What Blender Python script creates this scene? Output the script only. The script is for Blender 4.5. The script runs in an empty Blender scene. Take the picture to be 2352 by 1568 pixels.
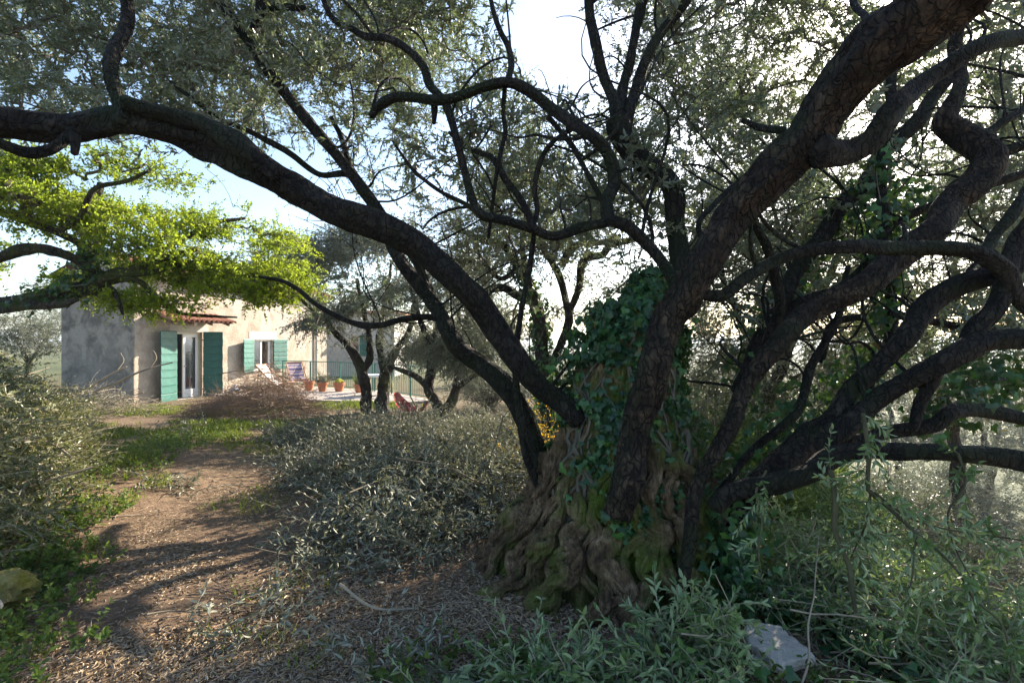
import bpy, math, random
import numpy as np
from mathutils import Vector, Matrix

# ------------------------------------------------------------------ camera, sky, sun, exposure
random.seed(5)
rng = np.random.default_rng(11)
S = bpy.context.scene
COL = S.collection
CAMZ = 1.6
W = 1176.0
cam_d = bpy.data.cameras.new('camera')
cam_d.sensor_width = 36.0
cam_d.lens = 18.0
cam_d.clip_start = 0.05
cam_d.clip_end = 20000.0
cam = bpy.data.objects.new('camera', cam_d)
COL.objects.link(cam)
cam.location = (0, 0, CAMZ)
cam.rotation_euler = (math.pi / 2, 0, 0)
S.camera = cam

SUN_AZ, SUN_EL = math.radians(39.0), math.radians(27.0)
world = bpy.data.worlds.new('World')
S.world = world
world.use_nodes = True
wn = world.node_tree
sky = wn.nodes.new('ShaderNodeTexSky')
sky.sky_type = 'NISHITA'
sky.sun_disc = False
sky.sun_elevation = SUN_EL
sky.sun_rotation = SUN_AZ
sky.air_density = 1.0
sky.dust_density = 1.1
sky.ozone_density = 1.5
wn.links.new(sky.outputs[0], wn.nodes['Background'].inputs[0])
wn.nodes['Background'].inputs[1].default_value = 0.085
sun_d = bpy.data.lights.new('sun', 'SUN')
sun_d.energy = 5.0
sun_d.angle = math.radians(0.5)
sun_d.color = (1.0, 0.87, 0.71)
sun = bpy.data.objects.new('sun', sun_d)
COL.objects.link(sun)
SUNV = Vector((math.sin(SUN_AZ) * math.cos(SUN_EL), math.cos(SUN_AZ) * math.cos(SUN_EL), math.sin(SUN_EL)))
sun.rotation_euler = SUNV.to_track_quat('Z', 'Y').to_euler()
sun.location = (6, 6, 9)
S.view_settings.view_transform = 'Standard'
S.view_settings.look = 'None'
S.view_settings.gamma = 1.0
S.view_settings.use_curve_mapping = False
S.view_settings.exposure = 2.05
S.cycles.max_bounces = 10
S.cycles.diffuse_bounces = 5
S.cycles.transmission_bounces = 6
S.cycles.sample_clamp_indirect = 6.0


# ------------------------------------------------------------------ small numeric helpers
def P(x, y, d):
    return np.array(((x - 1176.0) / W * d, d, CAMZ - (y - 784.0) / W * d))


def nrm(v):
    return v / np.maximum(np.linalg.norm(v, axis=-1, keepdims=True), 1e-9)


def hash3(i, j, k):
    h = (i.astype(np.int64) * 374761393 + j.astype(np.int64) * 668265263 + k.astype(np.int64) * 1274126177) & 0xffffffff
    h = ((h ^ (h >> 13)) * 1274126177) & 0xffffffff
    h = h ^ (h >> 16)
    return (h & 0xffff) / 65535.0


def vnoise(p):
    p = np.asarray(p, float)
    f = np.floor(p)
    t = p - f
    t = t * t * (3 - 2 * t)
    i, j, k = f[..., 0], f[..., 1], f[..., 2]
    out = 0
    for a in (0, 1):
        for b in (0, 1):
            for c in (0, 1):
                wgt = (t[..., 0] if a else 1 - t[..., 0]) * (t[..., 1] if b else 1 - t[..., 1]) * (t[..., 2] if c else 1 - t[..., 2])
                out = out + wgt * hash3(i + a, j + b, k + c)
    return out


def fbm(p, o=4):
    s, a, q = 0, 0.5, np.asarray(p, float)
    for _ in range(o):
        s = s + a * vnoise(q)
        q = q * 2.03 + 17.3
        a *= 0.5
    return s


def noise2(x, y, sc, seed=0):
    x = np.asarray(x, float)
    return fbm(np.stack([x / sc + seed, np.asarray(y, float) / sc, np.full_like(x, seed * 1.7)], -1), 3)


def ground_z(x, y):
    x = np.asarray(x, float)
    y = np.asarray(y, float)
    z = -0.018 * (np.clip(y, 2, 15.5) - 2)
    d = x - 2.0 + 0.12 * (y - 3)
    k = 0.5
    drop = 0.42 * k * np.log1p(np.exp(np.clip(d / k, -40, 40)))
    z = z - 95 * (1 - np.exp(-drop / 95))
    z = z + 0.10 * np.exp(-((x - 0.8) ** 2 + (y - 3.9) ** 2) / 1.4)
    bank = np.clip((-x - 2.6 - 0.12 * y) / 1.2, 0, 1) * np.clip((11 - y) / 4, 0, 1)
    z = z + 0.16 * bank
    near = np.clip((60 - np.hypot(x, y)) / 50, 0, 1)
    z = z + near * (0.10 * (noise2(x, y, 1.6, 3) - 0.45) + 0.035 * (noise2(x, y, 0.35, 9) - 0.45)) * np.clip((14 - y) / 3, 0.15, 1)
    return z


# ------------------------------------------------------------------ object helpers
def link(o, parent=None):
    COL.objects.link(o)
    if parent is not None:
        o.parent = parent
    return o


def tag(o, label=None, cat=None, group=None, kind=None):
    if label:
        o['label'] = label
    if cat:
        o['category'] = cat
    if group:
        o['group'] = group
    if kind:
        o['kind'] = kind
    return o


def thing(name, label, cat, loc=(0, 0, 0), rz=0.0, group=None):
    o = bpy.data.objects.new(name, None)
    o.empty_display_size = 0.2
    o.location = tuple(loc)
    o.rotation_euler = (0, 0, rz)
    link(o)
    return tag(o, label, cat, group)


def mesh_data(name, V, faces, mats, tone=None, smooth=False):
    """faces: list of (n,k) integer arrays"""
    V = np.ascontiguousarray(V, dtype=np.float32)
    me = bpy.data.meshes.new(name)
    me.vertices.add(len(V))
    me.vertices.foreach_set('co', V.ravel())
    faces = [np.asarray(f, dtype=np.int32) for f in faces if len(f)]
    tot = sum(f.size for f in faces)
    npol = sum(len(f) for f in faces)
    me.loops.add(tot)
    me.loops.foreach_set('vertex_index', np.concatenate([f.ravel() for f in faces]))
    me.polygons.add(npol)
    sizes = np.concatenate([np.full(len(f), f.shape[1], dtype=np.int32) for f in faces])
    starts = np.concatenate([[0], np.cumsum(sizes)[:-1]]).astype(np.int32)
    me.polygons.foreach_set('loop_start', starts)
    me.polygons.foreach_set('use_smooth', np.full(npol, bool(smooth), dtype=bool))
    if tone is not None:
        at = me.attributes.new('tone', 'FLOAT', 'FACE')
        at.data.foreach_set('value', np.ascontiguousarray(tone, dtype=np.float32))
    for m in (mats if isinstance(mats, (list, tuple)) else [mats]):
        me.materials.append(m)
    me.update()
    return me


def obj(name, V, faces, mat, parent=None, tone=None, smooth=False, loc=None):
    """a mesh object in world coordinates; its origin sits at its parent's origin"""
    me = mesh_data(name, V, faces, mat, tone, smooth)
    o = bpy.data.objects.new(name, me)
    link(o, parent)
    return o


class MB:
    """collects boxes, prisms and tubes into one mesh"""

    def __init__(self):
        self.v, self.f4, self.f3, self.n = [], [], [], 0

    def add(self, V, f4=None, f3=None):
        V = np.asarray(V, float)
        if f4 is not None and len(f4):
            self.f4.append(np.asarray(f4) + self.n)
        if f3 is not None and len(f3):
            self.f3.append(np.asarray(f3) + self.n)
        self.v.append(V)
        self.n += len(V)
        return self

    def box(self, x0, x1, y0, y1, z0, z1, bev=0.0, M=None):
        b = min(bev, 0.45 * min(x1 - x0, y1 - y0, z1 - z0))
        if b <= 0:
            V = np.array([(x, y, z) for z in (z0, z1) for x, y in ((x0, y0), (x1, y0), (x1, y1), (x0, y1))], float)
            F = [(3, 2, 1, 0), (4, 5, 6, 7), (0, 1, 5, 4), (1, 2, 6, 5), (2, 3, 7, 6), (3, 0, 4, 7)]
            f3 = None
        else:
            V = []
            for (z, i) in ((z0, b), (z0 + b, 0), (z1 - b, 0), (z1, b)):
                V += [(x0 + i + b * (i == 0), y0 + i, z), (x1 - i - b * (i == 0), y0 + i, z), (x1 - i, y0 + i + b * (i == 0), z), (x1 - i, y1 - i - b * (i == 0), z),
                      (x1 - i - b * (i == 0), y1 - i, z), (x0 + i + b * (i == 0), y1 - i, z), (x0 + i, y1 - i - b * (i == 0), z), (x0 + i, y0 + i + b * (i == 0), z)]
            V = np.array(V, float)
            F = []
            for r in range(3):
                for k in range(8):
                    a, c = r * 8 + k, r * 8 + (k + 1) % 8
                    F.append((a, c, c + 8, a + 8))
            F += [(0, 7, 2, 1), (2, 7, 6, 3), (3, 6, 5, 4), (24, 25, 26, 31), (26, 27, 30, 31), (27, 28, 29, 30)]
            f3 = None
        if M is not None:
            V = V @ np.array(M.to_3x3()).T + np.array(M.translation)
        return self.add(V, F, f3)

    def tube(self, pts, rad, sides=8, cap=True):
        V, F = tube_batch(np.asarray(pts, float)[None], np.broadcast_to(np.asarray(rad, float), (len(pts),))[None], sides)
        self.add(V, F)
        if cap:
            n = len(pts)
            V0 = np.concatenate([np.mean(V[:sides], 0)[None], V[:sides]])
            V1 = np.concatenate([np.mean(V[-sides:], 0)[None], V[-sides:]])
            self.add(V0, None, [(0, 1 + (k + 1) % sides, 1 + k) for k in range(sides)])
            self.add(V1, None, [(0, 1 + k, 1 + (k + 1) % sides) for k in range(sides)])
        return self

    def lathe(self, prof, sides=16, cx=0, cy=0):
        V, F = [], []
        for (r, z) in prof:
            for k in range(sides):
                a = 2 * math.pi * k / sides
                V.append((cx + r * math.cos(a), cy + r * math.sin(a), z))
        for i in range(len(prof) - 1):
            for k in range(sides):
                a, c = i * sides + k, i * sides + (k + 1) % sides
                F.append((a, c, c + sides, a + sides))
        return self.add(V, F)

    def data(self, name, mat, smooth=False):
        return mesh_data(name, np.concatenate(self.v), [np.concatenate(x) for x in (self.f4, self.f3) if x], mat, None, smooth)

    def build(self, name, mat, parent=None, smooth=False):
        return link(bpy.data.objects.new(name, self.data(name, mat, smooth)), parent)


def tube_batch(polys, radii, sides):
    """polys (N,k,3), radii (N,k) -> vertices and quads of N open tubes"""
    N, k, _ = polys.shape
    t = np.empty_like(polys)
    t[:, 1:-1] = polys[:, 2:] - polys[:, :-2]
    t[:, 0] = polys[:, 1] - polys[:, 0]
    t[:, -1] = polys[:, -1] - polys[:, -2]
    t = nrm(t)
    ax = nrm(polys[:, -1] - polys[:, 0])
    ref = np.where(np.abs(ax[:, 2:3]) < 0.8, np.array([[0, 0, 1.0]]), np.array([[1.0, 0, 0]]))[:, None, :]
    u = nrm(np.cross(t, ref))
    v = np.cross(t, u)
    a = 2 * np.pi * np.arange(sides) / sides
    V = polys[:, :, None, :] + radii[:, :, None, None] * (np.cos(a)[None, None, :, None] * u[:, :, None, :] - np.sin(a)[None, None, :, None] * v[:, :, None, :])
    idx = np.arange(N * k * sides).reshape(N, k, sides)
    A = idx[:, :-1, :]
    B = np.roll(idx, -1, 2)[:, :-1, :]
    C = np.roll(idx, -1, 2)[:, 1:, :]
    D = idx[:, 1:, :]
    F = np.stack([A, B, C, D], -1).reshape(-1, 4)
    return V.reshape(-1, 3), F


# ------------------------------------------------------------------ materials
def nodes(name):
    m = bpy.data.materials.new(name)
    m.use_nodes = True
    nt = m.node_tree
    return m, nt, nt.nodes['Principled BSDF']


def ramp(nt, fac, stops):
    r = nt.nodes.new('ShaderNodeValToRGB')
    e = r.color_ramp.elements
    while len(e) < len(stops):
        e.new(0.5)
    for i, (p, c) in enumerate(stops):
        e[i].position = p
        e[i].color = (*c, 1)
    nt.links.new(fac, r.inputs[0])
    return r.outputs[0]


def noise(nt, scale, detail=5, rough=0.55, vec=None, stretch=None, dist=0.0):
    n = nt.nodes.new('ShaderNodeTexNoise')
    n.inputs['Scale'].default_value = scale
    n.inputs['Detail'].default_value = detail
    n.inputs['Roughness'].default_value = rough
    n.inputs['Distortion'].default_value = dist
    if vec is None:
        vec = nt.nodes.new('ShaderNodeTexCoord').outputs['Object']
    if stretch:
        mp = nt.nodes.new('ShaderNodeMapping')
        mp.inputs['Scale'].default_value = stretch
        nt.links.new(vec, mp.inputs[0])
        vec = mp.outputs[0]
    nt.links.new(vec, n.inputs['Vector'])
    return n.outputs[0]


def mixc(nt, fac, a, b, mode='MIX'):
    m = nt.nodes.new('ShaderNodeMix')
    m.data_type = 'RGBA'
    m.blend_type = mode
    for s, v in ((m.inputs[0], fac), (m.inputs[6], a), (m.inputs[7], b)):
        if isinstance(v, (int, float)):
            s.default_value = v
        elif isinstance(v, tuple):
            s.default_value = (*v, 1)
        else:
            nt.links.new(v, s)
    return m.outputs[2]


def bump(nt, p, h, strength, dist=0.02):
    b = nt.nodes.new('ShaderNodeBump')
    b.inputs['Strength'].default_value = strength
    b.inputs['Distance'].default_value = dist
    nt.links.new(h, b.inputs['Height'])
    nt.links.new(b.outputs[0], p.inputs['Normal'])


def plain(name, c, rough=0.7, spec=0.3, var=0.25, sc=8, bmp=0.0, metal=0.0):
    m, nt, p = nodes(name)
    n = noise(nt, sc, 6)
    lo = tuple(x * (1 - var) for x in c)
    hi = tuple(min(1, x * (1 + var)) for x in c)
    nt.links.new(ramp(nt, n, [(0.3, lo), (0.7, hi)]), p.inputs['Base Color'])
    p.inputs['Roughness'].default_value = rough
    p.inputs['Specular IOR Level'].default_value = spec
    p.inputs['Metallic'].default_value = metal
    if bmp:
        bump(nt, p, noise(nt, sc * 6, 6, 0.65), bmp, 0.01)
    return m


def bark(name, c0, c1, c2, moss=(0.06, 0.075, 0.015), moss_amt=0.5, bs=0.8, crack=0.8):
    m, nt, p = nodes(name)
    geo = nt.nodes.new('ShaderNodeNewGeometry')
    pos = geo.outputs['Position']
    n1 = noise(nt, 7, 8, 0.65, pos)
    n2 = noise(nt, 48, 6, 0.7, pos, (1, 1, 0.2))
    n3 = noise(nt, 2.2, 4, 0.6, pos)
    col = ramp(nt, n1, [(0.3, c0), (0.5, c1), (0.72, c2)])
    col = mixc(nt, ramp(nt, n2, [(0.35, (0.25, 0.25, 0.25)), (0.62, (1, 1, 1))]), (c0[0] * 0.35, c0[1] * 0.35, c0[2] * 0.35), col)
    vo = nt.nodes.new('ShaderNodeTexVoronoi')
    vo.feature = 'DISTANCE_TO_EDGE'
    vo.inputs['Scale'].default_value = 24
    wv = nt.nodes.new('ShaderNodeVectorMath')
    wv.operation = 'MULTIPLY_ADD'
    nw = nt.nodes.new('ShaderNodeTexNoise')
    nw.inputs['Scale'].default_value = 9
    nt.links.new(pos, nw.inputs['Vector'])
    nt.links.new(nw.outputs['Color'], wv.inputs[0])
    wv.inputs[1].default_value = (0.12, 0.12, 0.12)
    mp2 = nt.nodes.new('ShaderNodeMapping')
    mp2.inputs['Scale'].default_value = (1, 1, 0.4)
    nt.links.new(pos, mp2.inputs[0])
    nt.links.new(mp2.outputs[0], wv.inputs[2])
    nt.links.new(wv.outputs[0], vo.inputs['Vector'])
    plates = ramp(nt, vo.outputs['Distance'], [(0.0, (1 - crack,) * 3), (0.12, (1, 1, 1))])
    col = mixc(nt, plates, (c0[0] * 0.5, c0[1] * 0.5, c0[2] * 0.5), col)
    lich = ramp(nt, noise(nt, 11, 8, 0.75, pos), [(0.60, (0, 0, 0)), (0.72, (0.4, 0.4, 0.4))])
    col = mixc(nt, lich, col, tuple(x * 1.2 for x in c2))
    mf = ramp(nt, n3, [(0.62 - 0.25 * moss_amt, (0, 0, 0)), (0.78 - 0.2 * moss_amt, (0.9, 0.9, 0.9))])
    col = mixc(nt, mf, col, moss)
    nt.links.new(col, p.inputs['Base Color'])
    p.inputs['Roughness'].default_value = 0.85
    p.inputs['Specular IOR Level'].default_value = 0.25
    add = nt.nodes.new('ShaderNodeMath')
    add.operation = 'ADD'
    nt.links.new(n2, add.inputs[0])
    nt.links.new(n1, add.inputs[1])
    add2 = nt.nodes.new('ShaderNodeMath')
    add2.operation = 'ADD'
    nt.links.new(add.outputs[0], add2.inputs[0])
    nt.links.new(plates, add2.inputs[1])
    bump(nt, p, add2.outputs[0], bs, 0.03)
    return m


def leafmat(name, stops, under, trans, tfac=0.35, rough=0.42, spec=0.4):
    """tone picks the leaf's own colour; the underside of the blade is a different colour; light passes through"""
    m, nt, p = nodes(name)
    at = nt.nodes.new('ShaderNodeAttribute')
    at.attribute_name = 'tone'
    col = ramp(nt, at.outputs['Fac'], stops)
    geo = nt.nodes.new('ShaderNodeNewGeometry')
    und = mixc(nt, 0.65, col, under)
    c2 = mixc(nt, geo.outputs['Backfacing'], col, und)
    nt.links.new(c2, p.inputs['Base Color'])
    p.inputs['Roughness'].default_value = rough
    p.inputs['Specular IOR Level'].default_value = spec
    tr = nt.nodes.new('ShaderNodeBsdfTranslucent')
    tc = mixc(nt, 0.5, col, trans)
    nt.links.new(tc, tr.inputs['Color'])
    mx = nt.nodes.new('ShaderNodeMixShader')
    mx.inputs[0].default_value = tfac
    nt.links.new(p.outputs[0], mx.inputs[1])
    nt.links.new(tr.outputs[0], mx.inputs[2])
    nt.links.new(mx.outputs[0], nt.nodes['Material Output'].inputs['Surface'])
    return m


M = {}
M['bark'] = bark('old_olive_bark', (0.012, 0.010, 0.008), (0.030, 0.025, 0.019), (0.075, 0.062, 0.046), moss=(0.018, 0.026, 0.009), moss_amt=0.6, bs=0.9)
M['bark_trunk'] = bark('gnarled_trunk_bark', (0.045, 0.029, 0.016), (0.20, 0.13, 0.07), (0.42, 0.31, 0.185), moss=(0.075, 0.13, 0.006), moss_amt=0.76, bs=1.0, crack=0.18)
M['bark_mid'] = bark('lit_brown_fissured_bark', (0.012, 0.009, 0.007), (0.050, 0.036, 0.024), (0.16, 0.115, 0.072), moss=(0.022, 0.03, 0.009), moss_amt=0.35, bs=1.0)  # browner copy of the limb bark; light on those limbs is in its colour
M['bark_oak'] = bark('oak_bark', (0.03, 0.026, 0.02), (0.08, 0.066, 0.05), (0.17, 0.14, 0.10), moss=(0.07, 0.085, 0.02), moss_amt=0.8)
M['bark_far'] = bark('dark_olive_bark', (0.025, 0.022, 0.018), (0.06, 0.05, 0.04), (0.13, 0.11, 0.085), moss_amt=0.4)
M['twig'] = plain('twig_wood', (0.13, 0.115, 0.085), 0.8, 0.2, 0.4, 5)
M['moss_twig'] = plain('mossy_twig', (0.07, 0.066, 0.034), 0.85, 0.2, 0.5, 9)
M['dry_twig'] = plain('dry_brushwood', (0.23, 0.165, 0.12), 0.85, 0.2, 0.45, 5)
M['cut_twig'] = plain('pale_cut_twig', (0.30, 0.25, 0.18), 0.8, 0.2, 0.4, 5)
M['olive'] = leafmat('olive_leaf', [(0.0, (0.065, 0.08, 0.035)), (0.5, (0.115, 0.135, 0.065)), (0.95, (0.17, 0.19, 0.11)), (1.0, (0.28, 0.22, 0.09))], (0.27, 0.31, 0.25), (0.16, 0.23, 0.075), 0.36)
M['olive_far'] = leafmat('grey_olive_leaf', [(0.0, (0.075, 0.09, 0.055)), (0.5, (0.12, 0.14, 0.09)), (1.0, (0.20, 0.20, 0.13))], (0.29, 0.32, 0.28), (0.17, 0.20, 0.10), 0.26)
M['olive_cut'] = leafmat('cut_olive_leaf', [(0.0, (0.055, 0.065, 0.03)), (0.45, (0.125, 0.145, 0.075)), (0.85, (0.24, 0.24, 0.17)), (1.0, (0.33, 0.27, 0.17))], (0.34, 0.36, 0.30), (0.22, 0.21, 0.08), 0.2, 0.52, 0.3)
M['olive_bank'] = leafmat('wilting_olive_leaf', [(0.0, (0.05, 0.065, 0.025)), (0.5, (0.10, 0.12, 0.05)), (0.85, (0.17, 0.18, 0.085)), (1.0, (0.32, 0.26, 0.12))], (0.26, 0.28, 0.18), (0.26, 0.28, 0.05), 0.25, 0.4, 0.4)
M['olive_fresh'] = leafmat('fresh_olive_leaf', [(0.0, (0.04, 0.095, 0.03)), (0.5, (0.105, 0.19, 0.055)), (0.93, (0.24, 0.32, 0.11)), (1.0, (0.28, 0.19, 0.08))], (0.33, 0.41, 0.23), (0.18, 0.25, 0.06), 0.25, 0.42, 0.4)
M['oak'] = leafmat('young_oak_leaf', [(0.0, (0.05, 0.11, 0.006)), (0.4, (0.12, 0.21, 0.010)), (0.75, (0.22, 0.30, 0.014)), (1.0, (0.36, 0.42, 0.03))], (0.24, 0.33, 0.05), (0.50, 0.62, 0.045), 0.48, 0.5, 0.25)
M['ivy'] = leafmat('ivy_leaf', [(0.0, (0.014, 0.045, 0.018)), (0.6, (0.032, 0.10, 0.034)), (0.9, (0.07, 0.17, 0.04)), (0.96, (0.17, 0.25, 0.03)), (1.0, (0.22, 0.12, 0.04))], (0.09, 0.15, 0.06), (0.16, 0.30, 0.02), 0.25, 0.38, 0.4)
M['weed'] = leafmat('weed_leaf', [(0.0, (0.04, 0.08, 0.02)), (0.6, (0.08, 0.14, 0.03)), (1.0, (0.17, 0.22, 0.04))], (0.13, 0.18, 0.06), (0.25, 0.36, 0.03), 0.35, 0.5, 0.25)
M['grass'] = leafmat('grass_blade', [(0.0, (0.06, 0.10, 0.015)), (0.6, (0.12, 0.17, 0.025)), (1.0, (0.26, 0.25, 0.07))], (0.15, 0.20, 0.05), (0.30, 0.38, 0.03), 0.35, 0.5, 0.25)
M['litter'] = leafmat('dry_fallen_leaf', [(0.0, (0.10, 0.064, 0.033)), (0.45, (0.28, 0.195, 0.10)), (0.9, (0.48, 0.355, 0.195)), (1.0, (0.54, 0.43, 0.29))], (0.38, 0.31, 0.23), (0.38, 0.22, 0.08), 0.12, 0.5, 0.3)
M['yellow'] = leafmat('yellow_blossom', [(0.0, (0.55, 0.33, 0.01)), (1.0, (0.78, 0.55, 0.03))], (0.7, 0.5, 0.05), (0.9, 0.6, 0.02), 0.4, 0.6, 0.2)
M['brown_leaf'] = leafmat('withered_leaf', [(0.0, (0.09, 0.05, 0.025)), (1.0, (0.30, 0.17, 0.08))], (0.25, 0.17, 0.10), (0.4, 0.2, 0.05), 0.2)

# soil with worn earth and thin green
def ground_mat():
    m, nt, p = nodes('soil')
    geo = nt.nodes.new('ShaderNodeNewGeometry')
    pos = geo.outputs['Position']
    n1 = noise(nt, 1.1, 6, 0.6, pos)
    n2 = noise(nt, 18, 8, 0.7, pos)
    n3 = noise(nt, 0.5, 5, 0.6, pos)
    col = ramp(nt, n2, [(0.3, (0.058, 0.04, 0.026)), (0.5, (0.14, 0.098, 0.063)), (0.7, (0.27, 0.195, 0.125))])
    col = mixc(nt, ramp(nt, n1, [(0.35, (0.5, 0.5, 0.5)), (0.7, (0, 0, 0))]), col, (0.16, 0.11, 0.075))
    sx = nt.nodes.new('ShaderNodeSeparateXYZ')
    nt.links.new(pos, sx.inputs[0])
    gr = ramp(nt, n3, [(0.56, (0, 0, 0)), (0.66, (0.45, 0.45, 0.45))])
    mr = nt.nodes.new('ShaderNodeMapRange')
    mr.inputs[1].default_value = 9.0
    mr.inputs[2].default_value = 30.0
    nt.links.new(sx.outputs[1], mr.inputs[0])
    mx = nt.nodes.new('ShaderNodeMath')
    mx.operation = 'MAXIMUM'
    nt.links.new(gr, mx.inputs[0])
    nt.links.new(mr.outputs[0], mx.inputs[1])
    green = ramp(nt, noise(nt, 0.06, 8, 0.65, pos), [(0.35, (0.05, 0.065, 0.03)), (0.55, (0.09, 0.10, 0.045)), (0.7, (0.17, 0.15, 0.08))])
    col = mixc(nt, mx.outputs[0], col, green)
    nt.links.new(col, p.inputs['Base Color'])
    p.inputs['Roughness'].default_value = 0.95
    p.inputs['Specular IOR Level'].default_value = 0.15
    bump(nt, p, n2, 0.9, 0.03)
    return m


M['ground'] = ground_mat()


def plaster_mat(name, base, stain, patch, sc=1.0, amt=0.5):
    m, nt, p = nodes(name)
    geo = nt.nodes.new('ShaderNodeNewGeometry')
    pos = geo.outputs['Position']
    n1 = noise(nt, 1.3 * sc, 9, 0.66, pos, None, 0.6)
    n2 = noise(nt, 9 * sc, 9, 0.7, pos)
    n3 = noise(nt, 0.7 * sc, 6, 0.65, pos, (1, 1, 0.5), 0.4)
    col = mixc(nt, ramp(nt, n1, [(0.42, (0, 0, 0)), (0.62, (amt, amt, amt))]), base, stain)
    col = mixc(nt, ramp(nt, n3, [(0.50, (0, 0, 0)), (0.58, (0.6, 0.6, 0.6))]), col, patch)
    col = mixc(nt, ramp(nt, n2, [(0.3, (0.55, 0.55, 0.55)), (0.6, (0, 0, 0))]), col, tuple(x * 0.5 for x in base))
    nt.links.new(col, p.inputs['Base Color'])
    p.inputs['Roughness'].default_value = 0.92
    p.inputs['Specular IOR Level'].default_value = 0.2
    bump(nt, p, n2, 0.7, 0.03)
    return m


M['facade'] = plaster_mat('weathered_lime_plaster', (0.45, 0.385, 0.31), (0.25, 0.205, 0.155), (0.46, 0.43, 0.39), 1.6, 0.7)
M['side'] = plaster_mat('grey_cement_render', (0.36, 0.32, 0.26), (0.09, 0.08, 0.065), (0.22, 0.20, 0.175), 1.5, 0.9)
M['annexe'] = plaster_mat('pale_blue_grey_render', (0.50, 0.49, 0.46), (0.40, 0.39, 0.37), (0.46, 0.45, 0.44), 0.9, 0.6)
M['lintel'] = plaster_mat('pale_cement', (0.55, 0.52, 0.47), (0.42, 0.39, 0.35), (0.5, 0.48, 0.45), 3)
M['shutter'] = plain('green_shutter_paint', (0.012, 0.105, 0.085), 0.5, 0.4, 0.25, 5, 0.25)
M['frame'] = plain('cream_frame_paint', (0.62, 0.58, 0.47), 0.5, 0.4, 0.08, 6)
M['white'] = plain('white_paint', (0.78, 0.78, 0.76), 0.45, 0.4, 0.06, 6)
M['dark_room'] = plain('dim_plaster', (0.10, 0.085, 0.07), 0.9, 0.1, 0.2, 2)
M['curtain'] = plain('brown_curtain', (0.10, 0.075, 0.06), 0.9, 0.1, 0.3, 3)
M['tile'] = plain('terracotta_roof_tile', (0.36, 0.17, 0.11), 0.85, 0.2, 0.4, 3, 0.5)
M['pot'] = plain('terracotta_pot', (0.44, 0.17, 0.085), 0.8, 0.2, 0.2, 12, 0.2)
M['rafter'] = plain('dark_rafter_wood', (0.14, 0.08, 0.05), 0.8, 0.2, 0.3, 6)
M['stone'] = plaster_mat('limestone', (0.66, 0.62, 0.55), (0.42, 0.39, 0.33), (0.40, 0.38, 0.34), 5)
M['mossy'] = plaster_mat('yellow_mossy_stone', (0.30, 0.25, 0.10), (0.22, 0.21, 0.03), (0.16, 0.15, 0.03), 7, 1.0)
M['paving'] = plaster_mat('terrace_paving', (0.42, 0.37, 0.33), (0.33, 0.29, 0.26), (0.38, 0.35, 0.33), 3)
M['rail'] = plain('green_rail_paint', (0.03, 0.15, 0.11), 0.5, 0.4, 0.25, 8)
M['chair_wood'] = plain('reddish_deckchair_wood', (0.38, 0.19, 0.10), 0.6, 0.3, 0.25, 14)
M['hammock'] = plain('red_hammock_cloth', (0.30, 0.05, 0.055), 0.9, 0.1, 0.25, 20)
M['hammock_net'] = plain('pink_hammock_fringe', (0.60, 0.18, 0.15), 0.9, 0.1, 0.25, 20)
M['rope'] = plain('pale_rope', (0.45, 0.43, 0.25), 0.9, 0.1, 0.2, 20)
M['soil'] = plain('potting_soil', (0.05, 0.035, 0.025), 0.95, 0.1, 0.3, 20)
M['steel'] = plain('grey_steel', (0.30, 0.30, 0.30), 0.35, 0.5, 0.1, 10, 0, 0.8)
M['blue_cloth'] = plain('blue_grey_sacking', (0.42, 0.47, 0.60), 0.8, 0.2, 0.2, 9)
M['cactus'] = plain('yellow_green_cactus', (0.42, 0.40, 0.05), 0.8, 0.2, 0.3, 15)
M['field'] = plain('distant_fields', (0.13, 0.14, 0.08), 0.95, 0.1, 0.45, 0.004)
M['hills'] = plain('distant_woods', (0.06, 0.08, 0.05), 0.95, 0.1, 0.35, 0.006)


def glass_mat():
    m, nt, p = nodes('window_glass')
    p.inputs['Base Color'].default_value = (0.03, 0.035, 0.04, 1)
    p.inputs['Roughness'].default_value = 0.04
    p.inputs['Specular IOR Level'].default_value = 1.0
    p.inputs['Coat Weight'].default_value = 0.6
    p.inputs['Coat Roughness'].default_value = 0.02
    return m


M['glass'] = glass_mat()


def stripe_mat(name, period, stops, axis=0, rough=0.85):
    m, nt, p = nodes(name)
    tc = nt.nodes.new('ShaderNodeTexCoord')
    sx = nt.nodes.new('ShaderNodeSeparateXYZ')
    nt.links.new(tc.outputs['Object'], sx.inputs[0])
    d = nt.nodes.new('ShaderNodeMath')
    d.operation = 'MULTIPLY'
    d.inputs[1].default_value = 1.0 / period
    nt.links.new(sx.outputs[axis], d.inputs[0])
    f = nt.nodes.new('ShaderNodeMath')
    f.operation = 'FRACT'
    nt.links.new(d.outputs[0], f.inputs[0])
    r = nt.nodes.new('ShaderNodeValToRGB')
    r.color_ramp.interpolation = 'CONSTANT'
    e = r.color_ramp.elements
    while len(e) < len(stops):
        e.new(0.5)
    for i, (pp, c) in enumerate(stops):
        e[i].position = pp
        e[i].color = (*c, 1)
    nt.links.new(f.outputs[0], r.inputs[0])
    nt.links.new(r.outputs[0], p.inputs['Base Color'])
    p.inputs['Roughness'].default_value = rough
    return m


M['deck_stripe'] = stripe_mat('striped_canvas', 0.19, [(0, (0.55, 0.42, 0.40)), (0.28, (0.10, 0.09, 0.22)), (0.6, (0.52, 0.25, 0.12)), (0.68, (0.45, 0.42, 0.45)), (0.82, (0.20, 0.17, 0.30))])
M['deck_pale'] = stripe_mat('pale_canvas', 0.2, [(0, (0.70, 0.64, 0.60)), (0.6, (0.55, 0.40, 0.38)), (0.75, (0.70, 0.64, 0.60))])

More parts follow.
